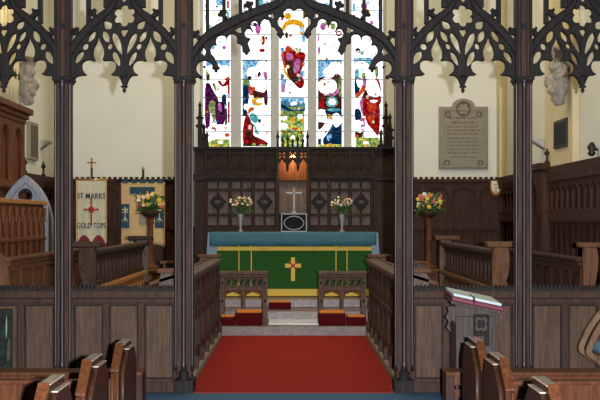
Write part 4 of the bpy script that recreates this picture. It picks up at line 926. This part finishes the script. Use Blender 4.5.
for s_ in (-1, 1):
    for xx, yy in ((.26, 114.5), (.28, 163)): MB().fill([circ(s_*xx, tz(yy), .05, .05, 16), foil(s_*xx, tz(yy), .038, 4)], -.012, .002).build('carved_rosette', M['plaque_dark'], t)
rnd = random.Random(5); q = MB()
for i, yy in enumerate((119, 123.5, 127.5, 131, 134.5, 139, 142.5, 146, 150, 153.5, 157.5)):
    half = (.25, .2, .28, .28, .28, .26, .28, .28, .28, .27, .2)[i]; x = -half; h = .034 if i < 2 else .02
    while x < half-.03:
        L_ = rnd.uniform(.02, .09); n_ = int(L_/.014)+1
        for c_ in range(n_):
            a = x+c_*.014
            if a < half: q.box(a, a+.007, -.006, .002, tz(yy), tz(yy)+h*rnd.uniform(.7, 1))
        x += n_*.014+.018
q.build('incised_inscription', M['plaque_dark'], t)
t = thing('shield_notice', 'small cream shield shaped notice on the right wainscot', 'notice', (PX(494, YE), YE-.15, wz(196)))
s_ = YE/F
L = [(0,0),(3.2*s_,1.6*s_),(5*s_,5*s_),(5.4*s_,9*s_),(5*s_,15*s_),(-5*s_,15*s_),(-5.4*s_,9*s_),(-5*s_,5*s_),(-3.2*s_,1.6*s_)]
MB().fill([L], 0, .02, bevel=.004).build('board', M['stall_pale'], t)
MB().fill([[(x*.8, z*.8+.045) for x, z in L]], -.008, .002).build('cream_face', M['cream_paint'], t)
MB().ico((0, -.008, 4.8*s_), .017, 1, (1,.5,1)).build('red_dot', M['rthread'], t)
q = MB()
for zz, h in ((11,2.4),(9.2,1),(7.2,2.2)): q.box(-h*s_, h*s_, -.011, -.006, zz*s_, zz*s_+.008)
q.build('dark_marks', M['plaque_dark'], t)
def corbel(loc, sx, label):
    t = thing('stone_corbel', label, 'corbel', loc)
    m = MB(); f = .82
    for c, rad in (((0,0,.02),.11),((0,-.02,.16),.15),((.02*sx,-.03,.3),.14),((-.06*sx,-.06,.42),.1),((.1*sx,0,.42),.1),((-.08*sx,.05,.24),.12),((.12*sx,.04,.18),.1),((0,0,.52),.12),((.03,-.08,.1),.08),((-.1*sx,-.05,.12),.07)):
        m.ico((c[0]*f, c[1]*f, c[2]), rad*f, 2)
    m.lathe([(.1*f,.5),(.18*f,.58),(.2*f,.62),(.18*f,.64)], 0, .0, 8, False)
    o = m.build('carved_figure', M['carved'], t)
    rm = o.modifiers.new('r', 'REMESH'); rm.mode = 'VOXEL'; rm.voxel_size = .02
    tx_ = bpy.data.textures.new('carving', 'CLOUDS'); tx_.noise_scale = .07
    dm = o.modifiers.new('d', 'DISPLACE'); dm.texture = tx_; dm.strength = .06
corbel((XR-.22, 12.42, PZ(101, 12.5)), 1, 'carved stone corbel on the right pier above a dark picture')
corbel((XL+.17, 14.75, PZ(101, 14.75)), -1, 'carved stone corbel on the left wall beside the organ pipes')
for X_, nm, lab in ((XR-.2, 12.75, 0), (XL+.24, 14.75, 0)): pass
# picture on right pier, tablet on the left wall, brackets
t = thing('framed_picture', 'small dark framed picture on the right pier', 'picture', (XR-.115, 12.75, 2.52))
MB().box(-.0, .025, -.3, .3, 0, .36).build('frame', M['iron'], t, bevel=.006); MB().box(-.006, .004, -.25, .25, .045, .315).build('picture', M['dpic'], t)
t = thing('wall_tablet', 'greenish grey tablet on the left wall just beyond the organ', 'plaque', (XL+.085, 15.35, PZ(160, 15.3)))
MB().box(-.03, .03, -.25, .25, 0, .58).build('slab', M['plaque'], t, bevel=.01); MB().box(.028, .036, -.2, .2, .05, .53).build('inset', M['plaque_dark'], t)
for X_, y_, lab in ((XL+.045, 16.2, 'tiny stone bracket on the left wall above the finials'), (XR-.045, 14.0, 'tiny stone bracket on the right wall above the doorcase')):
    s_ = 1 if X_ < 0 else -1
    t = MB().fill([[(-s_*.06, 0), (s_*.12, .12), (s_*.12, .15), (-s_*.06, .15)]], -.1, .1, bevel=.006).build('stone_bracket', M['stone'], loc=(X_, y_, PZ(150, y_))); tag(t, lab, 'bracket')
t = thing('wall_ornament', 'little dark ornament on the right wall at the picture edge', 'ornament', (XR-.02, 11.52, PZ(156, 11.5)))
MB().lathe([(.02,0),(.05,.03),(.03,.06),(.055,.1),(.02,.16)], -.05, 0, 10).build('body', M['iron'], t); MB().box(-.05,.02,-.015,.015,.06,.09).build('bracket', M['iron'], t)

# ------------------------------------------------------------------ nave: pews, benches
def pew_end_poly(h): return [(0, 0), (0, h*.76), (.2, h), (.5, h), (.62, h*.84), (.62, 0)]
def make_pew(s_, Y, label, h, length=2.6, xe=1.25):
    t = thing('pew', label, 'pew', (s_*xe, Y, 0), 0, None); 
    sg = lambda a, b: sorted((s_*a, s_*b))
    q = sg(0, .06); e = MB().fill([pew_end_poly(h)], q[0], q[1], 'x', .004).build('pew_end', M['pew_dark'], t)
    q = sg(-.03, 0); MB().fill([[(.04+y*.9, z*.945) for y, z in pew_end_poly(h)]], q[0], q[1], 'x', .004).build('applied_panel', M['pew_dark'], e)
    m = MB()
    m.cyl((s_*.012, -.012, 0), (s_*.012, -.012, h*.74), .012, n=8).cyl((s_*.048, -.012, 0), (s_*.048, -.012, h*.74), .012, n=8)
    m.build('edge_moulding', M['pew'], e)
    q = sg(.0, .06); z0 = h*.76
    m = MB().hexa([(q[0], -.012, z0), (q[1], -.012, z0), (q[1], .2, h+.004), (q[0], .2, h+.004), (q[0], -.012, z0+.012), (q[1], -.012, z0+.012), (q[1], .19, h+.016), (q[0], .19, h+.016)])
    m.build('sloping_edge', M['pew'], e)
    MB().box(q[0]-.004, q[1]+.004, .19, .51, h, h+.01).build('end_cap', M['cap_glint'], e, bevel=.004)
    q = sg(-.034, 0); MB().box(q[0], q[1], .22, .49, h*.945, h*.945+.008).build('panel_cap', M['cap_glint'], e, bevel=.003)
    q = sg(.06, length); zb = .42
    MB().box(q[0], q[1], .04, .07, .08, zb).build('back_board', M['pew'], t, bevel=.004)
    MB().box(q[0], q[1], .02, .1, zb, zb+.03).build('back_rail', M['pew'], t, bevel=.006)
    MB().box(q[0], q[1], .07, .46, .3, .33).build('seat', M['pew'], t, bevel=.006)
    q = sg(length, length+.06); MB().fill([pew_end_poly(h)], q[0], q[1], 'x', .004).build('pew_end', M['pew_dark'], t)
    return t
for s_, side, xe, rows in ((-1, 'left', 1.25, ((4.93, .752), (6.0, .722), (7.15, .682))), (1, 'right', 1.33, ((5.06, .722), (6.3, .692), (7.12, .702)))):
    for (Y, h), which in zip(rows, ('nearest the camera', 'in the middle of the row', 'nearest the screen')):
        make_pew(s_, Y, f'oak pew on the {side} of the aisle, the one {which}', h, 2.6, xe)
def low_bench(s_, label):
    t = thing('low_bench', label, 'bench', (s_*1.27, 8.35, 0)); sg = lambda a, b: sorted((s_*a, s_*b))
    q = sg(0, 2.7); MB().box(q[0], q[1], 0, .24, .295, .328).build('seat', M['pew'], t, bevel=.008)
    q = sg(.02, 2.68); MB().box(q[0], q[1], .02, .05, .215, .295).build('front_rail', M['pew'], t, bevel=.004); MB().box(q[0], q[1], .1, .13, .1, .17).build('stretcher', M['pew'], t, bevel=.004)
    for a in (.0, 2.6): q = sg(a, a+.075); MB().box(q[0], q[1], .015, .225, 0, .295).build('bench_end', M['pew_dark'], t, bevel=.006)
low_bench(-1, 'low wooden bench before the screen on the left')
low_bench(1, 'low wooden bench before the screen on the right')

# ------------------------------------------------------------------ lectern and book
YLc = 8.85
t = thing('lectern', 'oak lectern with carved quatrefoil side in front of the screen', 'lectern', (1.62, YLc, 0.008))
MB().box(-.19, .16, -.03, .34, .06, .74).build('body', M['lectern'], t, bevel=.008)
MB().box(-.24, .21, -.06, .37, 0, .06).build('foot', M['lectern'], t, bevel=.012)
xc, zc = .03, .62
E_ = lambda r, k_: [(x*.8, z) for x, z in foil(0, 0, r, k_, 0, 48, PI/4)]
sh = lambda L: [(xc+x, zc+z) for x, z in L]
m = MB().fill([[(xc-.07,zc-.14),(xc+.07,zc-.14),(xc+.07,zc+.14),(xc-.07,zc+.14)], sh([(x, z+.055) for x, z in E_(.078, 4)]), sh([(x, z-.085) for x, z in E_(.045, 4)]), circ(xc-.055, zc+.127, .009), circ(xc+.055, zc+.127, .009)], -.045, -.028, bevel=.005)
m.fill([sh([(x*.5, z*.45+.055) for x, z in E_(.1, 4)])], -.04, -.028)
m.build('carved_quatrefoil', M['ebony'], t)
m = MB().fill([smooth_loop([(-.19,.82),(-.26,.82),(-.25,.78),(-.28,.73),(-.25,.69),(-.27,.64),(-.23,.6),(-.24,.67),(-.21,.7),(-.19,.66)],3)], .0, .05, bevel=.006); m.build('scroll_bracket', M['lectern'], t)
MB().fill([smooth_loop([(.16,.76),(.20,.75),(.18,.72),(.2,.68),(.17,.64),(.16,.66)],3)], .0, .05, bevel=.006).build('scroll_bracket', M['lectern'], t)
za0, zb0 = .885, .79       # high (left) and low (right) ends of the sloping desk
MB().hexa([(-.24,-.06,za0-.03),(.2,-.06,zb0-.03),(.2,.38,zb0-.006),(-.24,.38,za0-.006),(-.24,-.06,za0),(.2,-.06,zb0),(.2,.38,zb0+.024),(-.24,.38,za0+.024)]).build('sloping_desk', M['lectern'], t, bevel=.006)
MB().hexa([(-.19,0,.74),(.16,0,.74),(.16,.31,.74),(-.19,.31,.74),(-.19,0,.845),(.16,0,.775),(.16,.31,.775),(-.19,.31,.845)]).build('desk_support', M['lectern'], t)
bk = thing('open_book', 'large open book with crimson cover lying on the lectern', 'book', (1.62, YLc, za0+.008))
sl = (zb0-za0)/.44
def slab(x0, x1, y0, y1, d0, d1):
    f = lambda x, d_: sl*(x+.24)+d_
    g = lambda y: .055*(y+.06)
    return [(x, y, f(x, d_)+g(y)) for d_ in (d0, d1) for x, y in ((x0,y0),(x1,y0),(x1,y1),(x0,y1))]
MB().hexa(slab(-.235,.22,-.09,.39,.002,.045)).build('cover', M['crimson'], bk, bevel=.008)
MB().hexa(slab(-.22,.205,-.075,.375,.045,.07)).build('pages', M['page'], bk, bevel=.008)
MB().hexa(slab(-.05,-.035,-.094,.1,.02,.074)).build('ribbon', M['velvet'], bk)

# chair at the right edge
t = thing('armchair', 'curved oak armchair with blue cushion at the right edge by the screen', 'chair', (2.84, 8.96, .009), 0)
pts = [(-.02+.0, 0, .84), (-.1,0,.76), (-.17,0,.66), (-.23,0,.54), (-.27,0,.44), (-.26,0,.40), (-.2,0,.37), (-.13,0,.31)]
pts = [(x, -.2, z) for x, y, z in pts]
def sweep(pts2, w, d):
    up = []; dn = []
    P_ = smooth_loop(pts2, 4, False)
    for i, p in enumerate(P_):
        a = Vector(P_[max(0, i-1)]); b = Vector(P_[min(len(P_)-1, i+1)]); n_ = (b-a); n_ = Vector((-n_.y, n_.x)).normalized()*w/2
        up.append((p[0]+n_.x, p[1]+n_.y)); dn.append((p[0]-n_.x, p[1]-n_.y))
    return up+dn[::-1]
for yy in (-.22, .22):
    MB().fill([sweep([(.06,.82),(-.06,.74),(-.15,.62),(-.21,.5),(-.235,.42),(-.19,.375),(-.1,.31)], .055, 0)], yy*.55-.03, yy*.55+.03, bevel=.01).build('curved_arm', M['arm'], t)
    MB().fill([sweep([(-.12,.33),(0,.24),(.12,.12),(.19,.02)], .05, 0)], yy-.025, yy+.025, bevel=.008).build('crossed_leg', M['arm'], t)
    MB().fill([sweep([(.5,.46),(.3,.36),(.1,.2),(-.05,.025)], .05, 0)], yy-.019, yy+.019, bevel=.008).build('crossed_leg', M['arm'], t)
    MB().fill([sweep([(.0,.30),(.06,.42),(.2,.5)], .09, 0), circ(.05,.39,.018,.018,10)], yy-.03, yy+.03, bevel=.008).build('scroll_bracket', M['arm'], t)
m = MB().box(-.16, .4, -.19, .19, .36, .40).build('seat', M['arm'], t, bevel=.01)
MB().box(-.15, .4, -.185, .185, .40, .50).build('cushion', M['bluecush'], t, bevel=.035)

# painting leaning on the base at left edge
t = thing('painting', 'dark green painting with pale streak hung on the screen base at far left', 'painting', (PX(-6, 9.27), 9.28, PZ(370, 9.27)))
hh = PZ(309, 9.27)-PZ(370, 9.27); hw_ = .165
MB().box(-hw_, hw_, 0, .02, 0, hh).build('frame', M['ebony'], t, bevel=.004)
MB().box(-hw_+.012, hw_-.012, -.004, .004, .012, hh-.012).build('canvas', M['canvas'], t)
q = MB(); q.fill([lens((.112, hh*.5), (.116, hh*.9), .014)], -.008, -.003); q.build('pale_brushwork', M['canvas_pale'], t)
MB().fill([smooth_loop([(.12,hh*.15),(.148,hh*.2),(.145,hh*.5),(.125,hh*.45)],3)], -.007, -.003).build('olive_brushwork', M['canvas_olive'], t)

for o in list(C.objects):
    g = {'pew': 'oak pews either side of the aisle', 'altar_rail': 'altar rails at the sanctuary step', 'choir_stall_desk': 'choir stall desks', 'choir_bench': 'choir benches', 'low_bench': 'low benches before the screen', 'flower_stand': 'flower stands', 'church_banner': 'church banners', 'stone_corbel': 'stone corbels', 'kneeler': 'kneelers'}.get(o.name.split('.')[0])
    if g and not o.parent: o['group'] = g
# ------------------------------------------------------------------ light
def light(name, typ, loc, energy, col, **kw):
    L_ = bpy.data.lights.new(name, typ); L_.energy = energy; L_.color = col
    for a, b in kw.items(): setattr(L_, a, b)
    o = bpy.data.objects.new(name, L_); C.objects.link(o); o.location = loc; return o
light('camera_flash', 'POINT', (.25, 0, 1.64), 4000, (.92, .96, 1.0), shadow_soft_size=.04)
for i, y in enumerate((11.2, 14.2)):
    o = light('chancel_lamp', 'AREA', (0, y, 7.0), 140, (1, .88, .60), shape='RECTANGLE', size=5.5, size_y=2.2)
light('niche_bulb_light', 'POINT', (rx(293), YR-.22, .4+rz(152.5)-.12), 14, (1, .62, .25), shadow_soft_size=.03)
Wd = bpy.data.worlds.new('World'); S.world = Wd; Wd.use_nodes = True
Wd.node_tree.nodes['Background'].inputs[0].default_value = (1, .95, .88, 1); Wd.node_tree.nodes['Background'].inputs[1].default_value = .06

cam = bpy.data.cameras.new('camera'); co = bpy.data.objects.new('camera', cam); C.objects.link(co)
co.location = (0, 0, EYE); co.rotation_euler = (PI/2, 0, 0)
cam.sensor_width = 36; cam.lens = 36*F/600; cam.shift_x = .01; cam.shift_y = 20/600; cam.clip_end = 100
S.camera = co
S.view_settings.view_transform = 'Standard'; S.view_settings.look = 'None'; S.view_settings.gamma = 1; S.view_settings.exposure = 0
